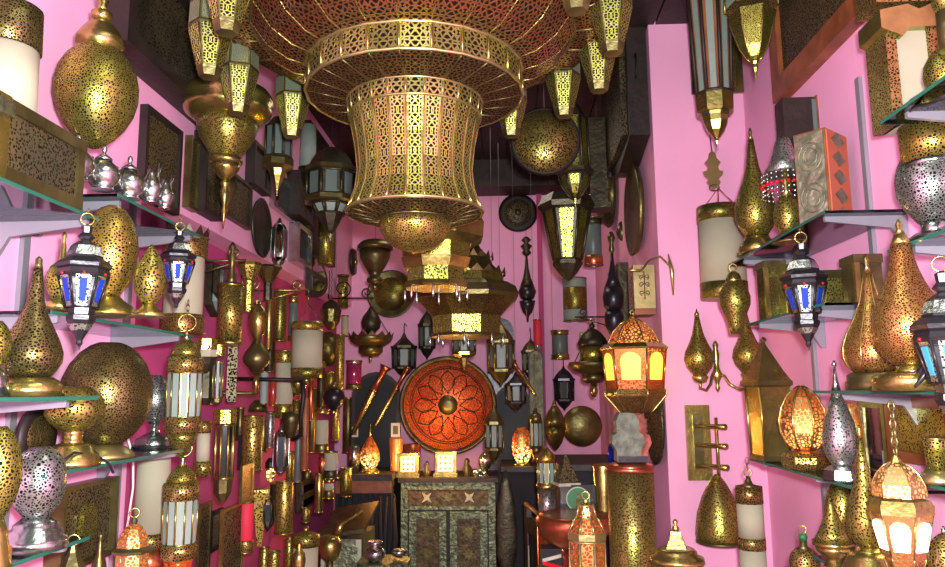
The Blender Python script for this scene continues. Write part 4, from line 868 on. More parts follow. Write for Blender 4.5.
light('POINT', 'flame_lamp_glow', (at(370, 462, ('Y', 4.88)).x, 4.84, ZD + .08), 1.0, (1, .35, .06), .03)
T('tumbler', 'silver engraved tin beside the glowing teardrop lamp', 'cup', 354, ('Y', 5.0), [('body', 'silver', '446,5 447,6 474,6')], 20)
T('tumbler', 'tall copper tumbler between the teardrop lamp and the left square lamp', 'cup', 396, ('Y', 5.1), [('body', 'p_lit', '438,6.5 439,7 470,5.5 474,6')], 20)  # no lamp: an orange glow is put into the cup's own material
def card(label, px0, px1, r0, r1, Y):
    a = at(px0, r0, ('Y', Y)); b = at(px1, r1, ('Y', Y)); e = empty('picture_card', label, 'card', ((a.x + b.x) / 2, Y, b.z))
    mb = MB(); h = a.z - b.z; w_ = b.x - a.x; mb.box((-w_ / 2, 0, 0), (w_ / 2, .01, h)); part(mb, 'mount', 'card', e)
    mb = MB(); mb.box((-w_ * .28, -.003, h * .2), (w_ * .28, .001, h * .8)); part(mb, 'picture', 'brass_dark', e)
card('small white card with a dark picture above the silver tin', 352, 358, 427, 437, 5.485); card('small white picture card above the tall copper tumbler', 391, 400, 423, 437, 5.485)
# long daggers
def dagger(label, p0, p1, Y0, Y1, r=4.5):
    a = at(*p0, ('Y', Y0)); b = at(*p1, ('Y', Y1)); m = (a + b) / 2; e = empty('long_dagger', label, 'dagger', b); s = depth(m) / F
    d = a - b; L = [Vector((0, 0, 0)) + d * t for t in (0, .05, .3, .62, .64)]
    mb = MB(); mb.tube(L, [r * .25 * s, r * .5 * s, r * .75 * s, r * s, r * .9 * s], 8); part(mb, 'sheath', 'brass', e)
    mb = MB(); mb.tube([d * t for t in (.64, .66, .8, .95, 1)], [r * 1.2 * s, r * .9 * s, r * .6 * s, r * .9 * s, r * 1.5 * s], 8); part(mb, 'handle', 'copper', e)
dagger('long slanting brass sheath, left of the crossed pair above the flame lamp', (386, 366), (352, 435), 5.46, 5.46)
dagger('long slanting copper sheath, right of the pair above the flame lamp', (408, 368), (374, 428), 5.44, 5.35, 3.5)
dagger('slanting gold-edged sheath right of the red tray', (513, 362), (536, 396), 5.5, 5.42, 3)
# dark arched shapes beside the tray
def arched(name, label, x0, x1, y0, Y, ybot, mat='glass_dark', fr='wood_dark', lean=0.0):
    a = at(x0, y0, ('Y', Y)); b = at(x1, ybot, ('Y', Y)); cxm = (a.x + b.x) / 2; w_ = (b.x - a.x) / 2; z1 = a.z; zb_ = 0.0
    e = empty(name, label, 'mirror' if 'mirror' in name else 'screen', (cxm, Y, zb_)); H_ = z1 - zb_
    def prof(k):
        h0 = H_ - w_; return [(-w_ * k, H_ * (1 - k) * .3), (w_ * k, H_ * (1 - k) * .3)] + [(w_ * k * math.cos(q), h0 + w_ * k * math.sin(q)) for q in [PI * t / 10 for t in range(11)]]
    mb = MB(); mb.prism(prof(1), 0, .03, lambda p, q, d: (p, d, q)); part(mb, 'frame', fr, e)
    mb = MB(); mb.prism(prof(.84), -.008, .0, lambda p, q, d: (p, d, q)); part(mb, 'panel', mat, e)
arched('arched_mirror', 'dark blue-grey arched mirror behind the slanting sheaths and glowing teardrop lamp', 352, 400, 372, 5.5, 478)
arched('arched_mirror', 'dark blue-grey arched mirror right of the red tray behind the glowing half-moon lamp', 494, 532, 385, 5.6, 475)
arched('carved_screen', 'tall black carved screen between the red tray and the slim frosted lantern', 528, 548, 350, 5.5, 560, 'bronze')
arched('carved_screen', 'tall black arched screen behind the tall arched glass lantern', 487, 516, 318, 5.75, 470, 'black_metal', 'black_metal')
# back wall pieces
disc('tray', 'round engraved brass tray on the back wall, left', 'tray', 'B', 391, 294, 24, [('dish', 'brass_dark', [(.2, 0), (.97, .02), (1, .08), (.93, .08), (.85, .03), (.01, .04)]), ('engraving', 'p_far', [(.7, .03), (.69, .06), (.01, .07)])])
disc('tray', 'round dark-rimmed tray with a bright lower edge on the pink back wall', 'tray', 'B', 518, 213, 19.5, [('rim', 'iron', [(.8, 0), (1, .02), (1, .1), (.82, .12)]), ('dish', 'p_darkfine_far', [(.85, .02), (.84, .08), (.4, .2), (.01, .22)]), ('boss', 'bronze', [(.18, .2), (.16, .27), (.01, .28)])])
disc('tray', 'brass gong-shaped tray low on the right of the back wall', 'tray', 'B', 582, 426, 20, [('dish', 'brass_dark', [(.2, 0), (1, .03), (.98, .08), (.6, .25), (.01, .3)])], off=.5)
bigd = disc('round_lamp', 'big shallow gold pierced round lamp with a dark rim below the chandelier', 'lamp', 'B', 545, 142, 35, [('rim', 'iron', [(.8, 0), (1, .02), (1.0, .1), (.95, .14)]), ('face', 'p_disc', [(.96, .06), (.94, .12), (.8, .25), (.55, .38), (.3, .44), (.01, .46)])], off=2.75)
be = bigd[0]; mb = MB(); zt2 = 3.421 - be.location.z
q = be.rotation_quaternion.inverted(); mb.tube([q @ Vector((0, 0.01, 0)), q @ Vector((0, 0.01, zt2))], .006, 5); part(mb, 'hanging_rod', 'iron', be)
def back_sconce(label, px, rows, off=.09, n=24):
    sconce('wall_lamp', label, px, ('Y', YB - off), rows)
back_sconce('half-round wall lamp with pale bands top and bottom, right of the back wall', 575, [('band', 'frost', 279, 288, 12), ('shade', 'p_far', 288, 310, 12), ('band', 'frost', 310, 321, 12)])
back_sconce('small ribbed wall lamp with brass caps on the back wall', 560, [('band', 'brass', 331, 335, 9), ('shade', 'frost_grey', 335, 354, 8), ('band', 'brass', 354, 359, 9)])
back_sconce('ribbed glass wall lamp with a pink lower band, upper right of the back wall', 593, [('band', 'bronze', 219, 225, 9.5), ('shade', 'frost_grey', 225, 256, 8.5), ('band', 'copper', 256, 265, 9.5)], 1.2)
back_sconce('narrow red and silver tube at the crack in the back wall', 538, [('shade', 'parchment_red', 320, 345, 4), ('band', 'silver', 345, 380, 4)], .3)
rect('wall_panel', 'square golden back plate behind the crown-bowl lamp', 'panel', 'B', 579, 609, 332, 363, 'brass', 'brass_dark', .02, .02)
# octagonal hanging lanterns in the middle
T('lantern', 'tiered octagonal brass lantern like a pagoda above the red tray', 'lantern', 466, ('Y', 3.9),
  [('spire', 'bronze', '205,1.5 216,3 226,5 232,4 240,9'), ('roof', 'p_dark', '238,10 250,16 256,22'), ('lower_roof', 'p_dark', '256,24 266,28 274,36'), ('tier', 'p_gold', '274,38 284,40'),
   ('rim', 'brass_dark', '284,43 289,52 296,55 300,54'), ('eaves', 'p_far', '300,52 310,42 318,35'), ('body', 'p_goldfar', '312,36 334,35'), ('foot', 'brass_dark', '334,36 337,37 338,30')], 8, chain=-999,
  extra=lambda i: [part((lambda m: (m.lathe([(-.06, .002), (-.04, .008), (-.01, .005), (0.01, .003)], 8), m)[1])(MB()), 'drop', 'silver', i['o'], loc=(36 * i['s'] * math.cos(q), 36 * i['s'] * math.sin(q), i['z'](335))) for q in [PI / 4 * j for j in range(8)]] +
   [part((lambda m: ([m.add([(r0 * math.cos(q - w), r0 * math.sin(q - w), z_), (r0 * math.cos(q + w), r0 * math.sin(q + w), z_), (r0 * 1.02 * math.cos(q), r0 * 1.02 * math.sin(q), z_ + 7 * i['s'])], [(0, 1, 2)]) for r0, z_, w in ((40 * i['s'], i['z'](276), PI / 20), (28 * i['s'], i['z'](260), PI / 20)) for q in [PI * j / 10 for j in range(20)]], m)[1])(MB()), 'crest', 'brass_dark', i['o'])])
T('lantern', 'small brass octagonal lantern hanging just below the pagoda lantern', 'lantern', 464, ('Y', 4.3), [('body', 'frost_grey', '336,12 352,12', dict(panes=1, n=8, w=.6, bar=1.2, fm='brass_dark')), ('foot', 'brass', '352,13 355,13 358,5 366,3 370,1')], 8, chain=-999)
T('lantern', 'golden octagonal lantern with a wide hood and arched legs right behind the chandelier tip', 'lantern', 436, ('Y', 3.0),
  [('roof', 'copper', '214,14 220,48 226,51'), ('hood', 'brass', '226,51 240,50 246,38'), ('body', 'p_gold', '244,37 262,35'), ('body', 'p_goldfar', '262,30 283,30'), ('eaves', 'brass', '260,37 270,33'), ('rim', 'brass', '283,32 287,34 289,32')], 8, chain=-999,
  extra=lambda i: [part((lambda m: (m.lathe([(-.05, .002), (-.035, .006), (-.01, .004), (0.01, .003)], 8), m)[1])(MB()), 'drop', 'silver', i['o'], loc=(31 * i['s'] * math.cos(q), 31 * i['s'] * math.sin(q), i['z'](289))) for q in [PI / 4 * j for j in range(8)]])
T('top_lamp', 'bronze spinning-top lamp hanging left of the golden hooded lantern', 'lamp', 375, ('Y', 4.6), [('cap', 'brass_dark', '240,8 242,14 246,18 250,18'), ('body', 'brass_dark', '250,16 258,15 266,11 272,7 276,5 279,8 282,8 284,4'), ('tail', 'brass', '284,3 290,2')], 24, chain=-999)
T('bowl_lamp', 'bronze ball lamp over a crown-edged bowl hanging from an iron scroll bracket', 'lamp', 371, ('Y', 5.2),
  [('ball', 'bronze', '306,1 311,4 316,8 322,10 328,9 332,5 336,3'), ('bowl', 'brass_dark', '336,21 338,22 342,20 346,14'), ('lower_bowl', 'brass_dark', '346,12 352,12 356,8'), ('tail', 'brass', '356,2 362,1')], 20, chain=299,
  extra=lambda i: [part((lambda m: (m.tube([(20 * i['s'] * math.cos(q), 20 * i['s'] * math.sin(q), i['z'](337)), (3 * i['s'] * math.cos(q), 3 * i['s'] * math.sin(q), i['z'](310))], .003, 4), m)[1])(MB()), 'chain', 'bronze', i['o']) for q in (.3, 2.4, 4.5)] +
   [part((lambda m: ([m.add([(r0 * math.cos(q - w), r0 * math.sin(q - w), z_), (r0 * math.cos(q + w), r0 * math.sin(q + w), z_), (r0 * 1.05 * math.cos(q), r0 * 1.05 * math.sin(q), z_ + 5 * i['s'])], [(0, 1, 2)]) for r0, z_, w in ((22 * i['s'], i['z'](337), PI / 14),) for q in [PI * j / 7 for j in range(14)]], m)[1])(MB()), 'crest', 'brass_dark', i['o'])])
a = at(371, 298, ('Y', 5.2)); b = at(350, 298, ('Y', 5.2))
mb = MB(); mb.tube([(XL, 5.2, a.z), (a.x + .02, 5.2, a.z)], .006, 5); mb.tube(scroll((XL + .10, 5.2, a.z + .07), .065, 1.5, -PI / 2, 1), .005, 5); mb.tube(scroll((a.x - .03, 5.2, a.z + .04), .04, 1.3, -PI / 2, -1), .005, 5); mb.tube([(XL, 5.2, a.z), (XL, 5.2, a.z + .2)], .006, 5)
o = ob('scroll_bracket', mb.mesh('scroll_bracket', 'iron')); tag(o, 'black iron scroll bracket in the back left corner', 'bracket')
def glasslantern(label, px, Y, top, h, r, n=6, glass='frost_grey', m='bronze', chain=None, dome=False, hook=False):
    def hk(i):
        if hook:
            z0 = i['z'](top); mb = MB(); mb.tube([(0, 0, z0), (0, 0, z0 + .05), (0, .03, z0 + .08), (0, YB - i['y'], z0 + .07)], .004, 5); part(mb, 'hook', 'iron', i['o'])
    R = lambda L: ' '.join('%f,%f' % (top + a * h, b * r) for a, b in L)
    T('lantern', label, 'lantern', px, ('Y', Y), [('roof', m, R([(0, .08), (.05, .15), (.12, .5 if dome else .3), (.2, .8 if dome else .6), (.28, 1.0 if dome else .95)])), ('rim', m, R([(.28, 1.12), (.33, 1.12)])),
      ('glass_pane', glass, R([(.34, .95), (.74, .9)]), dict(panes=1, n=n, w=.62, bar=r * .12, fm=m, cm='bronze')), ('rim', m, R([(.74, 1.02), (.78, 1.0)])), ('bowl', m, R([(.78, .8), (.88, .5), (.95, .15), (1, .05)]))], n, chain=chain, extra=hk)
glasslantern('dark cone-roofed glass lantern left of the red tray', 404, 5.84, 333, 46, 12, hook=True)
glasslantern('dome-topped glass lantern above the upper left of the red tray', 427, 5.84, 310, 50, 9, 8, dome=True, hook=True)
glasslantern('tall arched glass lantern right of the pagoda lantern', 501, 4.9, 322, 64, 13, 6, 'frost_grey', 'brass_dark', dome=True, chain=-999)
glasslantern('small domed glass lantern beside the red and silver tube', 531, 5.84, 338, 44, 9, 6, 'frost', 'brass_dark', dome=True, hook=True)
glasslantern('dim lantern in front of the dark round mirror', 516, 5.0, 372, 40, 10, 6, 'frost_grey', 'black_metal', dome=False, chain=-999)
glasslantern('brass-domed glass lantern overlapping the right edge of the red tray', 494, 4.6, 405, 58, 10, 8, 'frost', 'brass_dark', dome=True, chain=-999)
glasslantern('small blue-black lantern hanging on the back wall', 564, 5.84, 366, 45, 10, 6, 'glass_dark', 'black_metal', dome=True, hook=True)
T('lantern', 'slim lantern with frosted strips right of the glowing orange half-moon lamp', 'lantern', 536, ('Y', 4.7), [('finial', 'bronze', '408,1 412,2 414,4'), ('cap', 'brass_dark', '414,5 418,6 423,6.5'), ('glass_pane', 'frost', '423,6.5 446,6.5', dict(panes=1, n=8, w=.7, bar=.5, fm='brass_dark')), ('base', 'brass_dark', '446,7 452,6 458,3 462,5')], 16, chain=-999)
T('egg_lamp', 'dark gold double dome lamp right of the slim frosted lantern', 'lamp', 555, ('Y', 5.2), [('spire', 'brass_dark', '400,1 404,2 407,3'), ('top_dome', 'brass_dark', '406,3 412,7 420,10 426,10.5'), ('lower_dome', 'p_dark', '427,10.5 434,9.5 442,7 448,3 450,1')], 20, chain=-999)
T('moon_lamp', 'glowing orange half-moon lamp on the dark table at the back', 'lamp', 522, ('Y', 4.9), [('shade', 'l_moon', '427,3 431,7 438,9.5 446,10.5 454,9.5 460,7 463,5'), ('base', 'brass', '463,7 466,8')], 24, sy=.5)
light('POINT', 'moon_lamp_glow', (at(522, 455, ('Y', 4.75)).x, 4.72, at(522, 455, ('Y', 4.75)).z), .6, (1, .35, .06), .03)
A = at(504, 466, ('Y', 4.85)); B = at(550, 466, ('Y', 4.85))
boxthing('side_table', 'black side table under the glowing half-moon lamp', 'table', (A.x, 4.8, 0), (B.x, 5.3, A.z - .03), 'black_cloth', [('top', 'wood_dark', (A.x - .02, 4.78, A.z - .03), (B.x + .02, 5.3, A.z)), ('rail', 'silver', (B.x - .06, 4.775, A.z - .3), (B.x - .04, 4.80, A.z - .03))])
T('spindle_lamp', 'black hanging spindle lamp with a leafy hook on the back wall', 'lamp', 527, ('Y', 5.6), [('ornament', 'bronze', '237,2 240,5 243,2 246,6 250,3 253,5 256,1.5'), ('neck', 'bronze', '256,1 268,2 278,4 286,7'), ('body', 'black_metal', '286,7 292,9 298,7 301,3'), ('cup', 'black_metal', '301,8 306,7 312,5 316,1.5 322,.8')], 20, chain=-999)
T('lantern', 'tall tapering octagonal lantern with a green-gold pierced front face', 'lantern', 567, ('Y', 3.9),
  [('rim', 'bronze', '196,24 205,29 210,27'), ('body', 'bronze', '209,24 262,13.5 264,13'), ('pierced_panel', 'p_green', '211,24 260,14', dict(panes=1, n=6, w=.6, bar=1.4, fm='bronze')), ('foot', 'bronze', '262,15 265,15 272,10 279,4 281,1')], 6, chain=-999)
T('lantern', 'bell-shaped octagonal lantern with bright gold strip above the tapering one', 'lantern', 574, ('Y', 3.7),
  [('cap', 'bronze', '104,5 112,10 118,13'), ('pierced_panel', 'p_green', '119,13.5 170,15.5', dict(panes=1, n=6, w=.6, bar=1.4, fm='bronze')), ('rim', 'bronze', '170,19 174,19 176,16'), ('bowl_panel', 'p_green', '176,15.5 186,13 194,8 198,4', dict(panes=1, n=6, w=.6, bar=1.2, fm='bronze')), ('tail', 'brass', '198,2 204,1 208,.6')], 6, chain=-999)
T('lamp_block', 'dark square capped lamp behind the tapering octagonal lantern', 'lamp', 598, ('Y', 4.2), [('shade', 'bronze', '120,12 205,12'), ('cap', 'bronze', '205,16 210,16')], 4, chain=-999)
T('spindle_lamp', 'large black hanging spindle lamp with silver glints on the right', 'lamp', 613, ('Y', 4.3), [('ornament', 'brass_dark', '232,2 238,4 244,2 250,3 254,1.5'), ('neck', 'black_metal', '254,1.5 266,2.5 278,5 288,9'), ('body', 'black_metal', '288,9 297,11 306,10 312,6'), ('cup', 'black_metal', '312,9 318,10 326,9 334,5 340,2')], 20, chain=-999)
T('bowl_lamp', 'dark-capped gold lantern over a crown-edged bowl hanging at the right of the back wall', 'lamp', 593, ('Y', 4.7),
  [('finial', 'bronze', '322,1 326,3 329,2'), ('cap', 'bronze', '329,4 333,9 338,13 342,15 347,14'), ('shade', 'p_green', '347,11 362,11'), ('bowl', 'brass_dark', '362,24 364,25 370,20 374,12'), ('lower_bowl', 'brass_dark', '374,12 380,12 383,8'), ('tail', 'brass', '383,3 392,4 397,2')], 20, ring=2,
  extra=lambda i: [part((lambda m: (m.tube([(24 * i['s'] * math.cos(q), 24 * i['s'] * math.sin(q), i['z'](363)), (13 * i['s'] * math.cos(q), 13 * i['s'] * math.sin(q), i['z'](345))], .004, 4), m)[1])(MB()), 'chain', 'brass_dark', i['o']) for q in (.6, 2.4, 4.0, 5.4)])
br('scroll_bracket', 'black iron scroll bracket holding the dark-capped crown bowl lamp', 1, 4.7, at(593, 317, ('Y', 4.7)).z, .30, 'iron', 1.4)
# jamb wall of the pier
def slab_leaf(e_name, label, w, px0, px1, row0, row1, mat, fr='bronze', off=.02, thick=.10):
    pos, fn, ax = walloff(w, off); A = at(px0, row0, pos); B = at(px0, row1, pos); C = at(px1, (row0 + row1) / 2, pos)
    a0, a1 = sorted((A.y, C.y)); z1, z0 = A.z, B.z; org = Vector(fn((a0 + a1) / 2, z0, 0)); e = empty(e_name, label, 'panel', org); g = lambda a, b, d: Vector(fn(a, b, d)) - org
    mid = (a0 + a1) / 2; hh = z1 - z0; poly = [(a0, z0 + hh * .12), (mid, z0), (a1, z0 + hh * .12), (a1, z1), (a0, z1)]
    mb = MB(); mb.prism(poly, 0, thick, g); part(mb, 'frame', fr, e)
    k = .06; mb = MB(); mb.prism([(a0 + k, z0 + hh * .15), (mid, z0 + .08), (a1 - k, z0 + hh * .15), (a1 - k, z1 - k), (a0 + k, z1 - k)], thick, thick + .03, g); part(mb, 'pierced_face', mat, e)
    mb = MB(); yb = a0 - .0; mb.tube([g(yb, z0 + hh * .55, thick * .6), g(yb - .03, z0 + hh * .55, thick * .6), g(yb - .03, z0 + hh * .72, thick * .6), g(yb, z0 + hh * .72, thick * .6)], .005, 5); part(mb, 'handle', 'iron', e)
slab_leaf('wall_panel', 'huge dark pointed door-like pierced panel high on the pier wall', 'J', 645, 622, 20, 160, 'p_darkfine_far', 'wood_dark', .01, .10)
disc('tray', 'dark green-grey round tray seen edge-on on the pier wall', 'tray', 'J', 637, 210, 46, [('dish', 'brass_dark', [(.2, 0), (.95, .02), (1, .12), (.93, .13), (.7, .10), (.01, .10)])], off=.02)
e, r = disc('round_lamp', 'gold-speckled round lamp behind the edge-on tray on the pier wall', 'lamp', 'J', 611, 195, 33, [('face', 'p_dark', [(.95, 0), (1, .08), (.85, .28), (.5, .45), (.01, .5)]), ('tip', 'brass', [(.12, .48), (.09, .6), (.01, .68)])], off=.02)
T('pod_lamp', 'small dark brass bud hanging below the gold-speckled round lamp', 'lamp', 622, ('Y', 4.6), [('body', 'brass_dark', '222,2 227,5 233,6 238,4 241,1')], 16, chain=-999)
rect('wall_panel', 'narrow dark panel on the pier wall between spindle lamp and cream box lamp', 'panel', 'J', 628, 618, 262, 345, 'wood_dark', 'bronze', .04, .06)
# cream box lamp with arabesque
a = at(633, 265, ('Y', 3.62)); b = at(656, 308, ('Y', 3.62)); cxx = (a.x + b.x) / 2; hw = (b.x - a.x) / 2; H = a.z - b.z
e = empty('box_lamp', 'cream-gold box lamp with a brown arabesque on the pier corner', 'wall lamp', (cxx, 3.62, b.z))
mb = MB(); mb.box((-hw, 0, 0), (hw, .16, H)); part(mb, 'box', 'brass_pale', e)
mb = MB(); mb.box((-hw * .98, .005, -.03), (hw * .98, .155, 0)); part(mb, 'base', 'wood', e)
mb = MB()
for sg in (-1, 1):
    for zc in (.35, .55, .72): mb.tube(scroll((sg * hw * .25, -.002, H * zc), hw * .24, 1.2, -PI / 2, sg), .0022, 4)
mb.tube([(0, -.002, H * .2), (0, -.002, H * .85)], .0025, 4); part(mb, 'arabesque', 'brass_dark', e)
mb = MB(); p0 = at(662, 265, ('Y', 3.5)); zq = p0.z
mb.tube([(XR + .045, YP - .004, zq + .06), (XR + .055, YP - .02, zq - .02), (XR + .06, YP - .004, zq - .14)], [.004, .012, .004], 6)
mb.tube([(XR + .05, YP - .01, zq), (XR + .0, YP - .03, zq + .045), (XR - .06, YP - .06, zq + .02), (XR - .10, YP - .08, zq - .03), (XR - .16, YP - .1, zq - .03)], .006, 6)
o = ob('scroll_bracket', mb.mesh('scroll_bracket', 'brass_pale')); tag(o, 'pale gilt curved arm bracket over the lit orange lantern', 'bracket')
# large lit hexagonal lantern
def arch_lantern(label, px, pos, rows, n, glass, pmat, fm, win, ring=None, chain=None, rot=0.0, gw=.62, cr=.0022):
    """rows: dome, rim, body, foot; win=(top,bottom) rows of the arched windows"""
    def ex(i):
        e, s, z, az = i['o'], i['s'], i['z'], i['az']; (y0, r0), (y1, r1) = rows_of(rows['body'])[0], rows_of(rows['body'])[-1]
        c_, t_ = math.cos(PI / n), math.tan(PI / n)
        def R(row): return (r0 + (r1 - r0) * (row - y0) / (y1 - y0)) * s * c_ + .0015
        mb = MB(); top, bot = win; w0 = R(bot) * t_ * gw; w1 = R(top) * t_ * gw; V = []; m_ = top + (bot - top) * .3
        prof = [(-w0, bot), (w0, bot), (w1, m_)] + [(w1 * math.cos(q), m_ - (m_ - top) * math.sin(q)) for q in (.5, 1.0)] + [(0, top)] + [(-w1 * math.cos(q), m_ - (m_ - top) * math.sin(q)) for q in (1.0, .5)] + [(-w1, m_)]
        k = len(prof)
        for d in (.003, -.004):
            for yy, row in prof: V.append((R(row) + d, yy, z(row)))
        mb.add(V, [tuple(range(k)), tuple(range(2 * k - 1, k - 1, -1))] + [(j, k + j, k + (j + 1) % k, (j + 1) % k) for j in range(k)])
        me = mb.mesh('window_pane', glass)
        for j in range(n): ob('window_pane', me, e, rotz=az + 2 * PI * j / n)
        fr = MB()
        for nm in ('dome', 'body', 'foot'):
            for j in range(n):
                q = az + 2 * PI * (j + .5) / n; fr.tube([(r * s * math.cos(q), r * s * math.sin(q), z(y)) for y, r in rows_of(rows[nm])], .9 * s, 5)
        part(fr, 'frame', fm, e)
    T('lantern', label, 'lantern', px, pos, [('dome', pmat, rows['dome']), ('rim', fm if 'rm' not in rows else rows['rm'], rows['rim']), ('body', pmat, rows['body']), ('foot', pmat if 'ft' not in rows else rows['ft'], rows['foot']), ('finial', 'brass', rows['fin'])] + ([('drop', 'brass', rows['drop'])] if 'drop' in rows else []), n, ring=ring, chain=chain, extra=ex, rot=rot, cr=cr)
arch_lantern('large hexagonal lantern lit orange with yellow arched windows in front of the pier', 634, ('Y', 3.44),
  dict(fin='314,1 317,3 319,2', dome='319,4 323,12 331,20 341,25 345,26', rim='344,30 348,35 350,34', body='350,32.5 389,28.5', foot='389,29.5 393,31 396,30 411,17 413,14', ft='p_band'), 6, 'lit_yellow', 'l_hexdome', 'brass', (353, 380), ring=2, chain=276, rot=-.12)
light('POINT', 'orange_lantern_glow', (.74, 3.22, at(634, 365, ('Y', 3.4)).z), 1.2, (1, .38, .08), .04)
# rough stone piece on tall cylinder
e0 = T('cylinder_lamp', 'tall olive pierced cylinder lamp with a copper rim standing on the floor', 'lamp', 636, ('Y', 2.9), [('body', 'p_goldfine', '470,24.5 560,24 790,24'), ('rim', 'copper', '466,25.5 471,25.5'), ('lid', 'copper', '461,12 464,22 467,25')], 36)
zt = e0['zb'] + e0['z'](461)
for ob_ in e0['o'].children:
    if ob_.name.startswith('body'):
        bz = -e0['zb'] + 0.001                                  # down to the floor
        for v in ob_.data.vertices:
            if v.co.z < 0.02: v.co.z = bz
e = empty('stone_lamp', 'rough grey-green stone slab with pink ridged sides on the tall cylinder', 'stone', (e0['x'], 2.9, zt)); s = e0['s']
poly = [(-15, 0), (15, 0), (16, 12), (21, 20), (19, 28), (14, 30), (15, 42), (9, 50), (-10, 51), (-15, 42), (-14, 30), (-20, 27), (-21, 19), (-15, 11)]
random.seed(3)
mb = MB(); mb.prism([(a * s * .8 - .01, b * s) for a, b in poly], -.05, .04, lambda a, b, d: (a, d, b)); part(mb, 'slab', 'stone', e)
mb = MB(); mb.prism([(a * s * .8 + .02, b * s * .96) for a, b in poly], -.03, .045, lambda a, b, d: (a, d, b)); part(mb, 'side', 'stone_pink', e)
mb = MB()
for j in range(8): mb.tube([(15 * s * .8 + .018, -.03, (4 + j * 5.4) * s), (15 * s * .8 + .03, .045, (5 + j * 5.4) * s)], .006, 5)
part(mb, 'ridges', 'stone_pink', e)
mb = MB(); mb.box((-.05, -.055, 0), (.06, -.045, .022)); part(mb, 'foot', 'black_metal', e)
# leaning dark disc behind the lantern, brass cylinders etc
e, r = disc('tray', 'dark speckled tray leaning on the pier edge behind the stone piece', 'tray', 'J', 657, 420, 44, [('dish', 'p_darkfine_far', [(.3, 0), (.97, .03), (1, .1), (.9, .12), (.01, .1)])], off=.02)
T('cylinder_lamp', 'slim smooth brass cylinder left of the tall olive cylinder', 'lamp', 604, ('Y', 3.5), [('body', 'brass', '464,10 466,10.5 513,8.5 514,9.5')], 28)
T('pot', 'cobalt blue pot with white marks behind the stone piece', 'pot', 616, ('Y', 3.9), [('body', 'cobalt', '444,6 447,8 454,9 462,8'), ('rim', 'copper', '442,7 444,7')], 24)
A = at(560, 462, ('Y', 4.0)); B = at(616, 462, ('Y', 4.0))
boxthing('table', 'black table carrying the cobalt pot, right of the back', 'table', (A.x, 4.0, 0), (B.x, 4.45, A.z - .03), 'black_cloth', [('top', 'wood_dark', (A.x - .02, 3.85, A.z - .03), (B.x + .06, 4.46, A.z))])
T('pyramid_lamp', 'dark pierced pyramid with a scalloped foot above the green picture plaque', 'lamp', 566, ('Y', 3.55), [('body', 'p_darkfine', '455,1 482,15'), ('trim', 'bone', '482,16 485,16')], 4, rot=.3)
# plaque with green roundel
a = at(560, 485, ('Y', 3.5)); b = at(596, 514, ('Y', 3.5)); e = empty('picture_plaque', 'black plaque with a green round picture of a brown figure', 'picture', ((a.x + b.x) / 2, 3.5, b.z)); H = a.z - b.z; hw = (b.x - a.x) / 2
mb = MB(); mb.box((-hw, 0, 0), (hw, .03, H)); part(mb, 'board', 'black_metal', e)
def circ(r, z0_, k=28): return [(r * math.cos(2 * PI * j / k), z0_ + r * math.sin(2 * PI * j / k)) for j in range(k)]
mb = MB(); mb.prism(circ(H * .42, H * .52), 0, -.006, lambda a, b, d: (a, d, b)); part(mb, 'rim', 'bone', e)
mb = MB(); mb.prism(circ(H * .385, H * .52), -.005, -.009, lambda a, b, d: (a, d, b)); part(mb, 'roundel', 'green_paint', e)
mb = MB(); mb.prism([(-.012, H * .2), (.016, H * .2), (.014, H * .5), (.006, H * .6), (.008, H * .7), (0, H * .76), (-.006, H * .68), (-.004, H * .58), (-.012, H * .45)], -.009, -.013, lambda a, b, d: (a, d, b)); part(mb, 'figure', 'brass_dark', e)
# copper basin
T('basin', 'wide polished copper basin on a round copper stand', 'basin', 577, ('Y', 3.28), [('bowl', 'copper', '516,26 514,36 518,39 523,39.5 532,36 541,27 547,16'), ('inside', 'copper', '519,30 515,34', {}), ('stand', 'copper', '547,13 560,12 748,14')], 36)
T('lantern', 'glass lantern with brass dome on a silver pedestal box', 'lantern', 549, ('Y', 3.62), [('dome', 'brass', '447,2 450,4 454,8 458,9.5 462,10'), ('glass_pane', 'frost', '462,9.5 483,9.5', dict(panes=1, n=10, w=.7, bar=.7, fm='brass', cm='brass')), ('base', 'brass', '483,10.5 489,10.5'), ('pedestal', 'p_silverfine', '489,9.5 522,9.5'), ('foot', 'copper', '522,11 715,11')], 20)
T('lantern', 'orange-lit octagonal lantern with pale frames standing in front of the copper basin', 'lantern', 591, ('Y', 2.55),
  [('finial', 'brass', '499,2 502,3 505,8'), ('neck', 'l_oct', '505,8 517,11', dict(panes=1, n=8, w=.8, bar=.8, fm='brass_pale')), ('shoulder', 'l_oct', '517,11 524,16 532,20', dict(panes=1, n=8, w=.8, bar=.8, fm='brass_pale')), ('rim', 'brass_pale', '532,21 538,21 540,19.5'), ('glass_pane', 'l_oct', '540,19.5 625,20', dict(panes=1, n=8, w=.8, bar=1.0, fm='brass_pale')), ('pedestal', 'wood_dark', '626,24 850,24')], 8, ring=4)
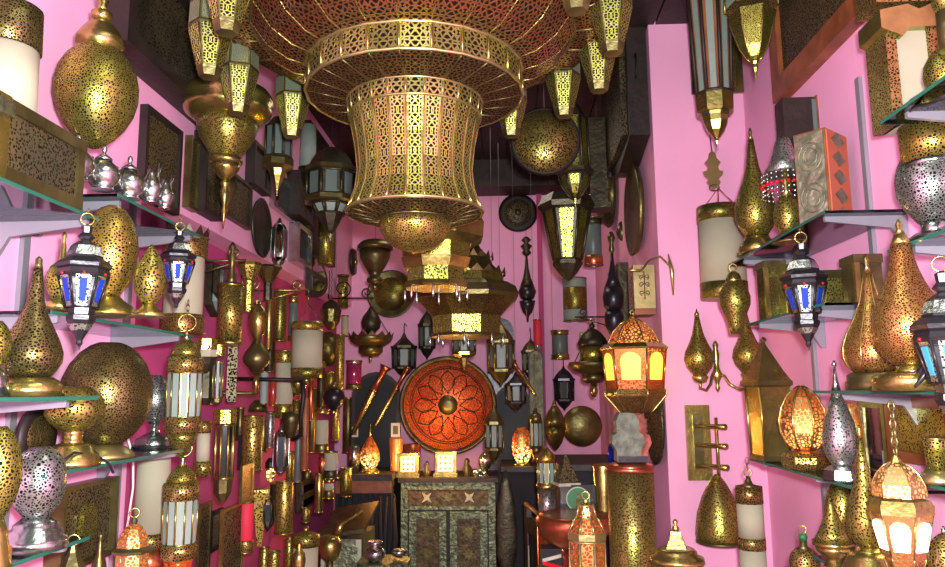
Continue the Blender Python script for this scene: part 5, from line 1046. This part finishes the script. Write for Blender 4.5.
# dark folding screen, leaf lamp, tile strip
a = at(524, 505, ('Y', 4.1)); b = at(547, 527, ('Y', 3.85))
e = empty('folding_screen', 'dark wooden screen panel with bone inlay lines leaning right of the cabinet', 'screen', (a.x, 4.1, 0))
g = lambda t, z, d: (t * (b.x - a.x) + d, -t * .25, z)
mb = MB(); H = a.z
for t0, t1, z0_, z1_ in [(0, .12, 0, H), (.88, 1, 0, H - .06), (.12, .88, H - .14, H - .06), (.12, .88, .2, .28)]:
    V = [g(t0, z0_, 0), g(t1, z0_, 0), g(t1, z1_ - (t1 * .06 if z1_ > 1 else 0), 0), g(t0, z1_, 0)]; V2 = [(x + .025, y, z) for x, y, z in V]
    mb.add(V + V2, [(0, 1, 2, 3), (7, 6, 5, 4), (0, 4, 5, 1), (1, 5, 6, 2), (2, 6, 7, 3), (3, 7, 4, 0)])
part(mb, 'frame', 'wood_dark', e)
mb = MB(); V = [g(.12, .28, .008), g(.88, .28, .008), g(.88, H - .14, .008), g(.12, H - .14, .008)]; V2 = [(x + .008, y, z) for x, y, z in V]; mb.add(V + V2, [(0, 1, 2, 3), (7, 6, 5, 4), (0, 4, 5, 1), (1, 5, 6, 2), (2, 6, 7, 3), (3, 7, 4, 0)]); part(mb, 'panel', 'black_metal', e)
for t in (.2, .8):
    mb = MB(); mb.tube([g(t, .32, -.002), g(t, H - .2, -.002)], .003, 4); part(mb, 'inlay_line', 'bone', e)
mb = MB(); mb.tube([g(-.02, H + .006, .01), g(1.0, H - .05, .01)], .012, 6); part(mb, 'top_rail', 'wood', e)
T('leaf_lamp', 'tall dark green pierced leaf lamp standing right of the cabinet', 'lamp', 507, ('Y', 4.5), [('body', 'bronze', '470,1 485,5 505,9 530,11 556,10 576,5 651,6')], 24, sy=.3)
a = at(552, 566, ('Y', 3.3))
e = empty('tile_pillar', 'pillar with black, white and red zigzag tiles under the copper basin', 'pillar', (a.x, 3.3, 0)); mb = MB(); mb.box((-.05, 0, 0), (.05, .1, a.z + .07)); part(mb, 'body', 'black_metal', e)
for j in range(10):
    mb = MB(); z_ = a.z + .05 - j * .03; sg = 1 if j % 2 else -1
    mb.prism([(-.04 * sg, z_), (.04 * sg, z_ - .02), (.04 * sg, z_ - .034), (-.04 * sg, z_ - .014)], -.001, -.006, lambda p, q, d: (p, d, q)); part(mb, 'tile', ('bone', 'bead_red', 'green_paint')[j % 3 if j % 2 else 0], e)
# metal inlaid tables left of the cabinet
def inlay_table(label, px, py, Y, r, n=8, h0=0, mat='embossed'):
    c = at(px, py, ('Y', Y)); s = depth(c) / F; R = r * s; e = empty('side_table', label, 'table', (c.x, Y, 0)); H = c.z
    mb = MB(); mb.lathe([(H - .03, R), (H, R * 1.02)], n, smooth=False); part(mb, 'top', 'steel_inlay', e)
    mb = MB(); mb.lathe([(.02, R * .8), (H - .03, R * .86)], n, smooth=False); part(mb, 'body', mat, e)
    mb = MB(); mb.lathe([(H - .12, R * .88), (H - .07, R * .88)], n, smooth=False); part(mb, 'band', 'bone', e)
    for k in range(n):
        q = 2 * PI * (k + .5) / n; m = MB(); m.tube([(R * .86 * math.cos(q), R * .86 * math.sin(q), 0), (R * .86 * math.cos(q), R * .86 * math.sin(q), H - .03)], .014, 5); part(m, 'leg', 'bone', e)
    return H, c
inlay_table('low octagonal inlaid table with silver bowls in front of the cabinet', 384, 560, 4.0, 27)
T('bowl', 'polished silver lidded bowl on the low octagonal table', 'bowl', 375, ('Y', 3.95), [('body', 'silver', '548,8 552,11 557,10 562,6'), ('lid', 'silver', '541,7 543,8 546,4 548,8')], 24)
T('bowl', 'small flat silver dish on the low octagonal table', 'bowl', 399, ('Y', 4.0), [('body', 'silver', '549,5 551,8 554,7 557,4')], 24)
a = at(322, 520, ('Y', 4.1)); b = at(362, 520, ('Y', 4.1))
e = empty('inlaid_chair', 'embossed metal-covered low cabinet with a sloping top, left of the low octagonal table', 'cabinet', ((a.x + b.x) / 2, 4.1, 0)); hw = (b.x - a.x) / 2; H = a.z
mb = MB(); mb.box((-hw, 0, .05), (hw, .4, H - .1)); part(mb, 'body', 'embossed', e)
mb = MB(); V = [(-hw - .02, -.02, H - .1), (hw + .02, -.02, H - .06), (hw + .02, .42, H + .02), (-hw - .02, .42, H - .02)]; mb.add(V + [(x, y, z + .02) for x, y, z in V], [(3, 2, 1, 0), (4, 5, 6, 7), (0, 1, 5, 4), (1, 2, 6, 5), (2, 3, 7, 6), (3, 0, 4, 7)]); part(mb, 'top', 'bronze', e)
mb = MB(); mb.box((-hw + .02, -.012, H - .30), (hw - .02, .0, H - .14)); part(mb, 'drawer', 'steel_inlay', e)
for x in (-hw, hw - .03):
    mb = MB(); mb.box((x, -.01, 0), (x + .03, .02, H - .1)); part(mb, 'leg', 'bone', e)
mb = MB(); mb.tube([(-.02, -.02, H - .08), (0, -.02, H - .02), (.05, 0.05, H + .0), (.08, .1, H + .03)], [.03, .02, .01, .02], 8); part(mb, 'figure', 'brass', e)
# ================================================================ PIER FACE AND RIGHT WALL
T('tube_lantern', 'very long eight-sided lantern with pale glass strips and brass tip at top right', 'lantern', 712, ('Y', 3.0),
  [('cap', 'bronze', '-40,10 -32,24'), ('glass_pane', 'frost', '-32,24 95,18.5', dict(panes=1, n=8, w=.42, bar=2.0, fm='wood_dark', cm='wood')), ('band', 'brass', '95,19.5 97,20 112,19.5 114,18'), ('cup', 'brass_dark', '114,15 117,14'), ('tip', 'brass', '117,13 123,12.5 131,9 138,3'), ('tail', 'brass', '138,1.4 141,2 144,1 150,.8')], 8, chain=-999)
arch_lantern('hexagonal pierced hanging lantern with a pointed bottom at the top right', 752, ('Y', 2.75),
  dict(fin='-42,2 -38,6', dome='-38,8 -28,20 -20,25', rim='-20,28 -14,29', body='-14,26 9,27', foot='14,24 30,20 48,14 58,8 62,4', ft='p_gold', rm='brass_dark', drop='60,4 64,2 68,3 72,1.5 80,.7'), 6, 'frost', 'p_band', 'brass', (-10, 6), chain=-999)
a = at(703, 0, ('Y', YP))
rect('wall_panel', 'narrow wooden panel behind the long eight-sided lantern', 'panel', 'P', 683, 738, -60, 95, 'p_gold', 'brass_dark', .03, .02, off=.003)
# parchment drum on the pier
T('drum_lamp', 'large parchment drum with pierced gold bands hanging on the pink pier', 'lamp', 722, ('Y', 3.36), [('band', 'p_gold', '207,23.5 222,24'), ('shade', 'parchment', '222,23 283,23.5'), ('band', 'p_gold', '283,24 299,24')], 36,
  extra=lambda i: [part((lambda m: (m.tube([(22 * i['s'] * math.cos(q), 22 * i['s'] * math.sin(q), i['z'](207)), (0, 0, i['z'](188))], .0022, 4), m)[1])(MB()), 'chain', 'copper', i['o']) for q in (.2, 2.3, 4.4)])
a = at(713, 170, ('Y', 3.4)); s = depth(a) / F
e = empty('chain_ornament', 'cut-out brass plant ornament above the pink pier parchment drum', 'ornament', (a.x, 3.40, at(713, 190, ('Y', 3.4)).z)); mb = MB()
prof = [(-1, 0), (4, 3), (7, 8), (5, 11), (9, 15), (10, 19), (6, 20), (5, 24), (8, 28), (4, 33), (3, 38), (0, 40), (-3, 38), (-4, 33), (-8, 28), (-5, 24), (-6, 20), (-10, 19), (-9, 15), (-5, 11), (-7, 8)]
mb.prism([(p * s, q * s) for p, q in prof], -.004, .004, lambda a, b, d: (a, d, b)); part(mb, 'plate', 'brass_pale', e)
mb = MB(); mb.tube([(5 * s * math.cos(q), -.006, (2 + 3 * math.sin(q)) * s) for q in [2 * PI * j / 10 for j in range(10)]], .003, 5, True); mb.tube([(0, 0, 40 * s), (-.005, 0, 58 * s)], .003, 5); part(mb, 'ring', 'brass_dark', e)
# double sconce
zc = at(717, 375, ('Y', YP - .03)).z; xc = at(717, 375, ('Y', YP - .03)).x; s = depth(Vector((xc, YP, zc))) / F
e = empty('wall_lamp', 'brass two-armed wall lamp with a bronze onion shade on each arm', 'wall lamp', (xc, YP, zc))
mb = MB(); mb.lathe([(z * s, r * s) for z, r in [(-17, .6), (-13, 2.5), (-10, 1.5), (-5, 3), (0, 6), (6, 3), (12, 2.5), (20, 3.5), (26, 2.2), (30, 3), (34, 1)]], 16); part(mb, 'stem', 'brass', e, loc=(0, -.03, 0))
for sg in (-1, 1):
    x1, x2 = (-14, -20) if sg < 0 else (18, 27)
    mb = MB(); mb.tube([(0, -.03, 0), (sg * 6 * s, -.05, -1 * s), (sg * 9 * s, -.07, -9 * s), (x1 * s, -.08, -15 * s), (x2 * s + sg * 0, -.085, -13 * s), (x2 * s, -.09, -4 * s)], 1.6 * s, 8); part(mb, 'arm', 'brass', e)
    mb = MB(); zo = -2 if sg < 0 else 0
    mb.lathe([((zo + z) * s, r * s) for z, r in [(0, 5), (4, 8), (9, 12), (17, 14.5), (25, 13), (33, 9), (42, 5.5), (52, 3.5), (60, 2)]], 32); sh = part(mb, 'shade', 'p_goldfine', e, loc=(x2 * s, -.09, 0))
    mb = MB(); mb.lathe([((zo + z) * s, r * s) for z, r in [(-6, 3), (-5, 6), (0, 8), (2, 6)]], 20); part(mb, 'cup', 'brass', sh)
    mb = MB(); mb.lathe([((zo + z) * s, r * s) for z, r in [(60, 2), (62, 2.5), (64, 1), (67, .4)]], 12); part(mb, 'finial', 'brass', sh)
T('drop_lamp', 'bronze upside-down drop lamp hanging under the shelf beside the pier drum', 'lamp', 735, ('Y', 3.0), [('cap', 'brass', '271,2 274,6 279,8 283,9'), ('body', 'p_goldfine', '282,9 288,13 297,16 305,15.5 315,11 325,8 334,7')], 32, ring=4, chain=262)
# square plate lamp with bell
a = at(684, 405, ('Y', YP)); b = at(712, 480, ('Y', YP)); hw = (b.x - a.x) / 2; H = a.z - b.z; s = depth(a) / F
e = empty('wall_lamp', 'square brass plate wall lamp with a pierced bell shade hanging from a bolted rod', 'wall lamp', ((a.x + b.x) / 2, YP, b.z))
mb = MB(); mb.box((-hw, -.02, 0), (hw, 0, H)); pl = part(mb, 'plate', 'brass', e)
mb = MB(); mb.box((-hw * .45, -.03, H * .15), (hw * .35, -.02, H * .87)); part(mb, 'inner_plate', 'brass_dark', pl)
dx = 13 * s
mb = MB(); mb.tube([(dx, -.10, H * .84), (dx, -.10, -2 * s)], .008, 8); part(mb, 'rod', 'brass', e)
for z_ in (H * .72, H * .47, H * .2):
    mb = MB(); mb.tube([(-.02, -.03, z_), (dx, -.10, z_), (dx + .03, -.14, z_)], [.008, .012, .014], 8); part(mb, 'bolt', 'brass', e)
mb = MB(); mb.lathe([(z * s, r * s) for z, r in [(-54, 21.5), (-48, 22.5), (-42, 22), (-28, 20), (-12, 14.5), (0, 8), (8, 2)]], 36); part(mb, 'shade', 'p_goldfine', e, loc=(dx - .01, -.10, 0))
mb = MB(); mb.lathe([(z * s, r * s) for z, r in [(-56, 20), (-55, 22.5), (-53, 22.5)]], 36); part(mb, 'rim', 'brass_dark', e, loc=(dx - .01, -.10, 0))
# hanging parchment tube
T('tube_lamp', 'slim parchment tube with pierced bands hanging from the right shelf corner', 'lamp', 752, ('Y', 2.95), [('cap', 'brass_dark', '476,2 480,3 484,5 486,12'), ('band', 'p_band', '486,14 503,14.3'), ('shade', 'parchment', '503,13.7 537,13.7'), ('band', 'p_band', '537,14.2 549,14.2'), ('shade', 'parchment', '549,13.7 600,13.7'), ('band', 'p_band', '600,14 612,14')], 32, ring=4, chain=458)
T('urn', 'stepped brass lidded urn standing in front of the pier', 'urn', 683, ('Y', 2.5), [('finial', 'brass', '519,1 522,3 525,1.5 528,4 531,3'), ('lid_top', 'brass', '531,7 534,7.5 547,14 549,16', dict(n=4)), ('lid', 'brass', '548,18 551,21 555,22 557,28 562,29'), ('body', 'p_band', '562,27 600,27'), ('body', 'brass_dark', '600,27 620,20 640,26'), ('pedestal', 'wood_dark', '640,26 861,26')], 32)
# top right panel
rect('wall_panel', 'huge pierced metal panel in a reddish wood frame high on the right wall', 'panel', 'N', 771, 885, -90, 118, 'p_darkfine', 'wood', .085, .05)
# R2 shelf: bottle lamps, bead lamp, embossed boxes
T('bottle_lamp', 'tall slender-necked gold bottle lamp beside the pier drum', 'lamp', 758, ZZ(.515), [('finial', 'brass', '128,.8 132,2 136,1.5 140,3'), ('body', 'p_goldfine', '140,3 152,4.5 168,7 180,11 192,16 205,21 218,21.5 228,17 236,11'), ('base', 'brass', '236,12 240,14 245,18 253,21')], 36)
T('bead_lamp', 'gold bottle lamp under a silver bell shade with a curtain of red and clear beads', 'lamp', 786, ('Y', 2.58),
  [('finial', 'silver', '134,1 137,3 139,5'), ('bell', 'p_silverfine', '138,6 142,8 152,11 162,15 174,23'), ('neck', 'brass', '174,4 182,6 190,5 198,7'), ('body', 'p_goldfine', '197,7 203,12 212,15 222,14.5 230,10 234,8'), ('base', 'brass', '234,9 238,14 243,17')], 32,
  extra=lambda i: [part((lambda m: ([m.ball((24 * i['s'] * math.cos(q), 24 * i['s'] * math.sin(q), i['z'](176 + 5.0 * k)), 2.1 * i['s'], 5) for q in [2 * PI * (j + .5 * (k % 2)) / 26 for j in range(26)] for k in ks], m)[1])(MB()), nm, mt, i['o']) for nm, mt, ks in (('clear_beads', 'silver', (0, 1, 3, 4)), ('red_beads', 'bead_red', (2,)))])
al = math.radians(48); C = at(832, 222, ('Y', 2.33)); Zs = 2.118; Hb = at(832, 127, ('Y', 2.33)).z - Zs
def along(px, dx, dy):                                     # distance from C along (dx, dy) to the column px
    lo, hi = 0.0, .5
    f = lambda t: (lambda v: 472.5 + F * v.x / -v.z)(M @ (Vector((C.x + dx * t, C.y + dy * t, 2.2)) - EYE)) - px
    s0 = f(0) > 0
    for _ in range(40):
        m = (lo + hi) / 2
        if (f(m) > 0) == s0: lo = m
        else: hi = m
    return lo
L1 = along(798, -math.cos(al), math.sin(al)); L2 = min(along(851, math.sin(al), math.cos(al)), .15)
e = empty('embossed_box', 'tall silver-green embossed box with an orange lattice side on the right shelf', 'box', (C.x, C.y, Zs)); e.rotation_euler = (0, 0, -al)
mb = MB(); mb.box((-L1, 0, 0), (0, L2, Hb)); part(mb, 'body', 'wood', e)
mb = MB(); mb.box((-L1 + .004, -.004, .004), (-.006, .002, Hb - .006)); part(mb, 'embossed_face', 'embossed', e)
mb = MB(); mb.box((-.004, .004, .0), (.004, L2 - .004, Hb - .004)); side = part(mb, 'side', 'orange_enamel', e)
for k in range(5):
    m = MB(); zc_ = Hb * (k + .5) / 5; w_ = L2 * .30; m.prism([(L2 / 2, zc_ - Hb * .085), (L2 / 2 + w_, zc_), (L2 / 2, zc_ + Hb * .085), (L2 / 2 - w_, zc_)], .003, .007, lambda a, b, d: (d, a, b)); part(m, 'lozenge', 'embossed', side)
for cx_, cz_, rr_ in [(-.5, .72, .36), (-.5, .28, .36), (-.5, .72, .22), (-.5, .28, .22)]:
    m = MB(); m.tube([(L1 * (cx_ + rr_ * math.cos(q)), -.004, Hb * cz_ + L1 * 1.25 * rr_ * math.sin(q)) for q in [2 * PI * j / 20 for j in range(20)]], .003, 4, True); part(m, 'ring_relief', 'embossed', e)
m = MB(); m.box((.0, -.01, 0), (.02, L2 + .03, .012)); part(m, 'foot', 'wood', e)
zt_ = at(805, 97, ('Y', 2.74)).z
x0_, x1_ = at(783, 110, ('Y', 2.74)).x, at(828, 110, ('Y', 2.74)).x
boxthing('brown_box', 'dark brown box showing above the embossed box', 'box', (x0_, 2.74, 2.118), (min(x1_, 1.19), 2.82, zt_), 'wood_dark', [('side_strip', 'frost_grey', (x1_ - .06, 2.735, 2.118), (x1_ - .03, 2.741, zt_ - .01)), ('edge', 'wood', (x1_ - .02, 2.73, 2.118), (min(x1_ + .003, 1.195), 2.821, zt_ + .003))])
tubething('dark_cable', 'black cable lying along the right shelf below the embossed box', 'cable', [(1.14, 2.36, 2.123), (1.06, 2.33, 2.123), (.98, 2.36, 2.124), (.965, 2.6, 2.124), (.97, 2.8, 2.124), (1.0, 2.9, 2.124)], .005, 'cable_black')
blue_lantern('black lantern with blue glass and red beads hanging from the right shelf', 805, XX(.935), 234, .86, chain=228)
# R4 boxes
for lab, p0, p1, r0, Y, m in [('dark pierced gold box at the near end of the small-box shelf', 857, 884, 256, 2.26, 'brass_dark'), ('gold pierced box left of the hanging blue lantern', 766, 787, 262, 2.78, 'p_dark'), ('dark edged gold box behind the blue lantern', 787, 800, 266, 2.70, 'p_gold'), ('rounded gold box right of the blue lantern', 821, 846, 272, 2.42, 'p_goldfine')]:
    xa, xb = at(p0, 290, ('Y', Y)).x, at(p1, 290, ('Y', Y)).x; z1_ = at(p0, r0, ('Y', Y)).z
    boxthing('metal_box', lab, 'box', (xa, Y, 1.848), (min(xb, 1.19), Y + .09, z1_), m, [('lid', 'brass_dark', (xa - .004, Y - .004, z1_ - .02), (min(xb, 1.19) + .003, Y + .094, z1_ + .006)), ('corner', 'brass', (xa - .003, Y - .004, 1.849), (xa + .012, Y + .012, z1_ - .02))])
# R5: big bottle lamps
T('bottle_lamp', 'big ribbed gold bottle lamp on the eye-level right shelf', 'lamp', 871, XX(1.0), [('finial', 'brass', '250,1 256,3 262,2 268,4'), ('body', 'p_copper', '268,4 282,7 298,11 315,19 330,28 343,33 354,33 362,29 368,22', dict(ribs=8, rr=1.0)), ('base', 'brass_dark', '368,24 371,30 376,30 378,32 386,32')], 32, sit=-0.01)
T('bottle_lamp', 'largest copper-lit pierced bottle lamp on a round brass foot, right shelf', 'lamp', 906, XX(.92), [('finial', 'brass', '217,1 222,4 227,3 232,6'), ('neck', 'brass', '232,6 238,9 242,11'), ('body', 'p_copper', '242,11 255,12.5 268,16 282,22 298,31 314,37 330,38 344,34 354,27 362,18'), ('stem', 'brass', '361,17 367,16 370,20'), ('base', 'brass', '369,28 373,42 378,43 388,42')], 40, sit=-0.01)
blue_lantern('large black and silver lantern with pale blue glass at the right edge', 950, XX(.90), 258, 1.35, glass='pale_blue_glass')
mb = MB(); c = at(945, 395, XX(.94)); 
for q in (-.9, -.2, .6, 1.4): mb.tube([(c.x, c.y, 1.70), (c.x - .03 * math.cos(q), c.y + .03 * math.sin(q), 1.64), (c.x - .07 * math.cos(q), c.y + .07 * math.sin(q), 1.598)], [.014, .012, .003], 6)
o = ob('lantern_stand', mb.mesh('lantern_stand', 'black_metal')); tag(o, 'black leafy foot under the lantern with pale blue glass', 'stand')
# R3: silver vase
T('vase_lamp', 'silver pierced round vase on a stepped foot, upper right shelf', 'lamp', 937, ZZ(.335), [('body', 'p_silver', '150,22 155,28 165,34 178,37.5 192,37 204,32 214,24 222,17'), ('stem', 'silver', '221,16 228,14 234,17'), ('base', 'silver', '233,22 238,30 243,34 250,38')], 36)
T('cylinder_lamp', 'gold pierced cylinder lamp with a silver rim under the top right shelf', 'lamp', 932, XX(1.08), [('body', 'p_gold_big', '126,34 163,33'), ('rim', 'silver', '163,34 168,34')], 32)
# R1 top-right parchment lamp
Yq = 1.92
xa = at(893, 60, ('Y', Yq)).x; xb = at(936, 60, ('Y', Yq)).x; z1_, z0_ = at(893, 12, ('Y', Yq)).z, at(905, 122, ('Y', Yq)).z
e = empty('box_lamp', 'tall parchment box lamp in a pierced gold frame at the top right corner', 'wall lamp', ((xa + xb) / 2, Yq, z0_)); hw = (xb - xa) / 2; H = z1_ - z0_
mb = MB(); mb.box((-hw * .9, .01, 0), (hw * .95, .10, H)); part(mb, 'shade', 'parchment', e)
for x in (-hw, hw):
    mb = MB(); mb.box((x - .014, 0, 0), (x + .014, .11, H)); part(mb, 'side_strip', 'p_band', e)
mb = MB(); mb.prism([(-hw - .03, H), (-hw - .03, H - .05), (-hw * .55, H - .075), (-hw * .2, H - .05), (hw, H - .05), (hw + .03, H - .04), (hw + .03, H + .03), (hw * .3, H + .0), (-hw * .2, H + .015)], -.015, .11, lambda a, b, d: (a, d, b)); part(mb, 'crest_plate', 'brass', e)
mb = MB(); mb.box((-hw - .03, .0, H + .03), (hw + .03, .11, H + .12)); part(mb, 'top_band', 'p_band', e)
T('shell_lamp', 'gold pierced curl-edged bowl lamp on the top right shelf', 'lamp', 948, ZZ(.66), [('body', 'p_gold', '48,6 54,14 64,21 76,23 86,20 94,14'), ('base', 'brass_dark', '94,16 104,22')], 24)
T('globe_lamp', 'dark olive round lamp at the very top right corner', 'lamp', 948, ('X', 1.02), [('body', 'p_gold', '-20,8 -10,14 2,16 12,12'), ('tube', 'brass_dark', '12,13 50,13')], 24)
tubething('black_cable', 'bundle of black cable on the top right shelf edge', 'cable', [at(902, 113, XX(.96)), at(912, 100, XX(.95)), at(925, 92, XX(.95)), at(940, 84, XX(.95)), at(955, 80, XX(.95))], .005, 'cable_black')
tubething('black_cable', 'second loop of black cable below the first on the top right shelf', 'cable', [at(903, 116, XX(.97)), at(918, 106, XX(.96)), at(930, 104, XX(.95)), at(948, 94, XX(.95))], .004, 'cable_black')
# R6 shelf
T('house_lantern', 'plain brass square lantern with a pyramid roof and star on the right shelf', 'lantern', 771, ZZ(-.262), [('star', 'brass', '337,1 340,4 343,1.5 346,3'), ('roof', 'brass', '346,3 372,20 381,27'), ('eaves', 'brass_dark', '381,28 385,28 387,24'), ('body', 'brass', '387,23 455,20', dict(ribs=4, rr=1.3)), ('base', 'brass_dark', '455,22 460,23')], 4, rot=.5)
T('gourd_lamp', 'orange-lit ribbed gourd lamp on a copper foot, right shelf', 'lamp', 803, XX(.99), [('body', 'l_gourd', '380,3 384,10 391,17 402,23 414,26 426,25 436,20 442,14', dict(ribs=8, rr=1.1, rm='brass')), ('neck', 'copper', '441,13 444,12 447,16'), ('base', 'p_band', '446,22 450,27 456,27 462,24')], 8, sit=-0.265)
T('lit_arch', 'orange-lit pierced arch lamp behind the silver pointed lamp', 'lamp', 851, XX(1.10), [('body', 'p_lit', '398,8 404,11 430,13 455,12 466,10')], 20, sit=-0.265)
rect('wall_mirror', 'tall narrow mirror with gilt sides on the right wall behind the bottle lamp', 'mirror', 'N', 889, 866, 402, 478, 'mirror', 'brass_dark', .02, .02)
rect('wall_panel', 'brass panel embossed with scrolls at the right edge below eye level', 'panel', 'N', 960, 896, 398, 470, 'p_goldfine', 'wood', .03, .03)
T('pointed_lamp', 'silver-green pointed lamp on an eight-sided foot with little star finial', 'lamp', 838, XX(.96), [('finial', 'silver', '354,.8 358,3 361,1'), ('spire', 'silver', '361,1.2 375,3 390,6'), ('body', 'p_silverfine', '390,6 402,11 418,16.5 434,18.5 446,17 456,12 460,9'), ('base', 'silver', '459,12 463,20 472,22 474,20', dict(n=8))], 32, sit=-0.265)
T('candle_cup', 'small gold pierced candle cup on a saucer, right edge', 'cup', 940, ZZ(-.212), [('cup', 'p_gold', '438,13 440,13.5 470,12.5'), ('rim', 'brass', '437,14 440,14'), ('saucer', 'brass_pale', '470,14 474,18 480,24 483,22')], 28)
# R7 shelf
T('jug', 'dark brass jug with a green cap and wire ring on the lowest right shelf', 'jug', 805, XX(.93), [('cap', 'green_paint', '533,3 536,5 540,4'), ('neck', 'brass_dark', '540,4 546,4 549,8'), ('body', 'p_band', '549,9 554,14 562,16 575,15 590,13 600,9')], 24, ring=4)
T('bell_lamp', 'gold cone dome lamp on a round bowl, lowest right shelf', 'lamp', 835, ZZ(-.5), [('dome', 'p_goldfine', '496,.8 503,3 512,6 522,10 532,15 541,20'), ('rim', 'brass', '541,22 545,22 546,20'), ('bowl', 'brass', '546,20 552,17 557,11 560,8 566,12')], 32)
T('egg_lamp', 'plain gold egg-shaped lamp behind the cone dome lamp', 'lamp', 843, XX(1.08), [('body', 'p_goldfine', '482,4 487,11 496,16 510,19 526,19 540,16 546,10')], 28, sit=-0.5)
T('bottle_lamp', 'tall dark olive bottle lamp rising from the lowest right shelf', 'lamp', 865, XX(.93), [('finial', 'brass', '421,.8 425,2 430,1.8 434,3'), ('body', 'p_goldfine', '434,3 455,5 472,8 485,12 500,18 515,21.5 527,21 537,15 542,11'), ('neck', 'brass', '541,11 546,13 548,17'), ('base', 'brass', '547,19 553,23 559,26 566,30 580,34')], 36, sit=-0.5)
arch_lantern('bright white-lit hexagonal lantern with pierced gold dome, bottom right', 901, XX(.80),
  dict(fin='455,2 459,5 462,6', dome='462,7 466,14 474,22 484,27 496,29', rim='499,31 504,34.5 513,34', body='513,32.5 556,22', foot='556,22 560,21 568,18 580,16'), 6, 'lit_white', 'l_white', 'brass', (519, 549), chain=402, rot=-.08, cr=.004, gw=.66)
light('POINT', 'white_lantern_glow', (at(901, 530, XX(.97)).x, at(901, 530, XX(1.0)).y, at(901, 530, XX(1.0)).z), .5, (1, .6, .3), .03)
T('globe_lamp', 'dark pierced round lamp at the bottom right corner', 'lamp', 946, XX(.93), [('finial', 'silver', '526,1 530,3 534,3'), ('body', 'p_band', '534,5 540,13 550,19 562,21 575,18 585,12')], 28)
T('bottle_lamp', 'gold round-bodied lamp behind the oval shelf items at the far left', 'lamp', 20, XX(-1.14), [('body', 'p_dark', '400,3 410,8 425,12 440,10')], 20) if False else None

# ---------------------------------------------------------------- groups of like things
_by = {}
for o in SC.objects:
    if 'label' in o and o.parent is None: _by.setdefault(o.name.split('.')[0], []).append(o)
for k, L in _by.items():
    if len(L) >= 3:
        for o in L:
            if 'group' not in o: o['group'] = k.replace('_', ' ') + 's of the lamp shop'
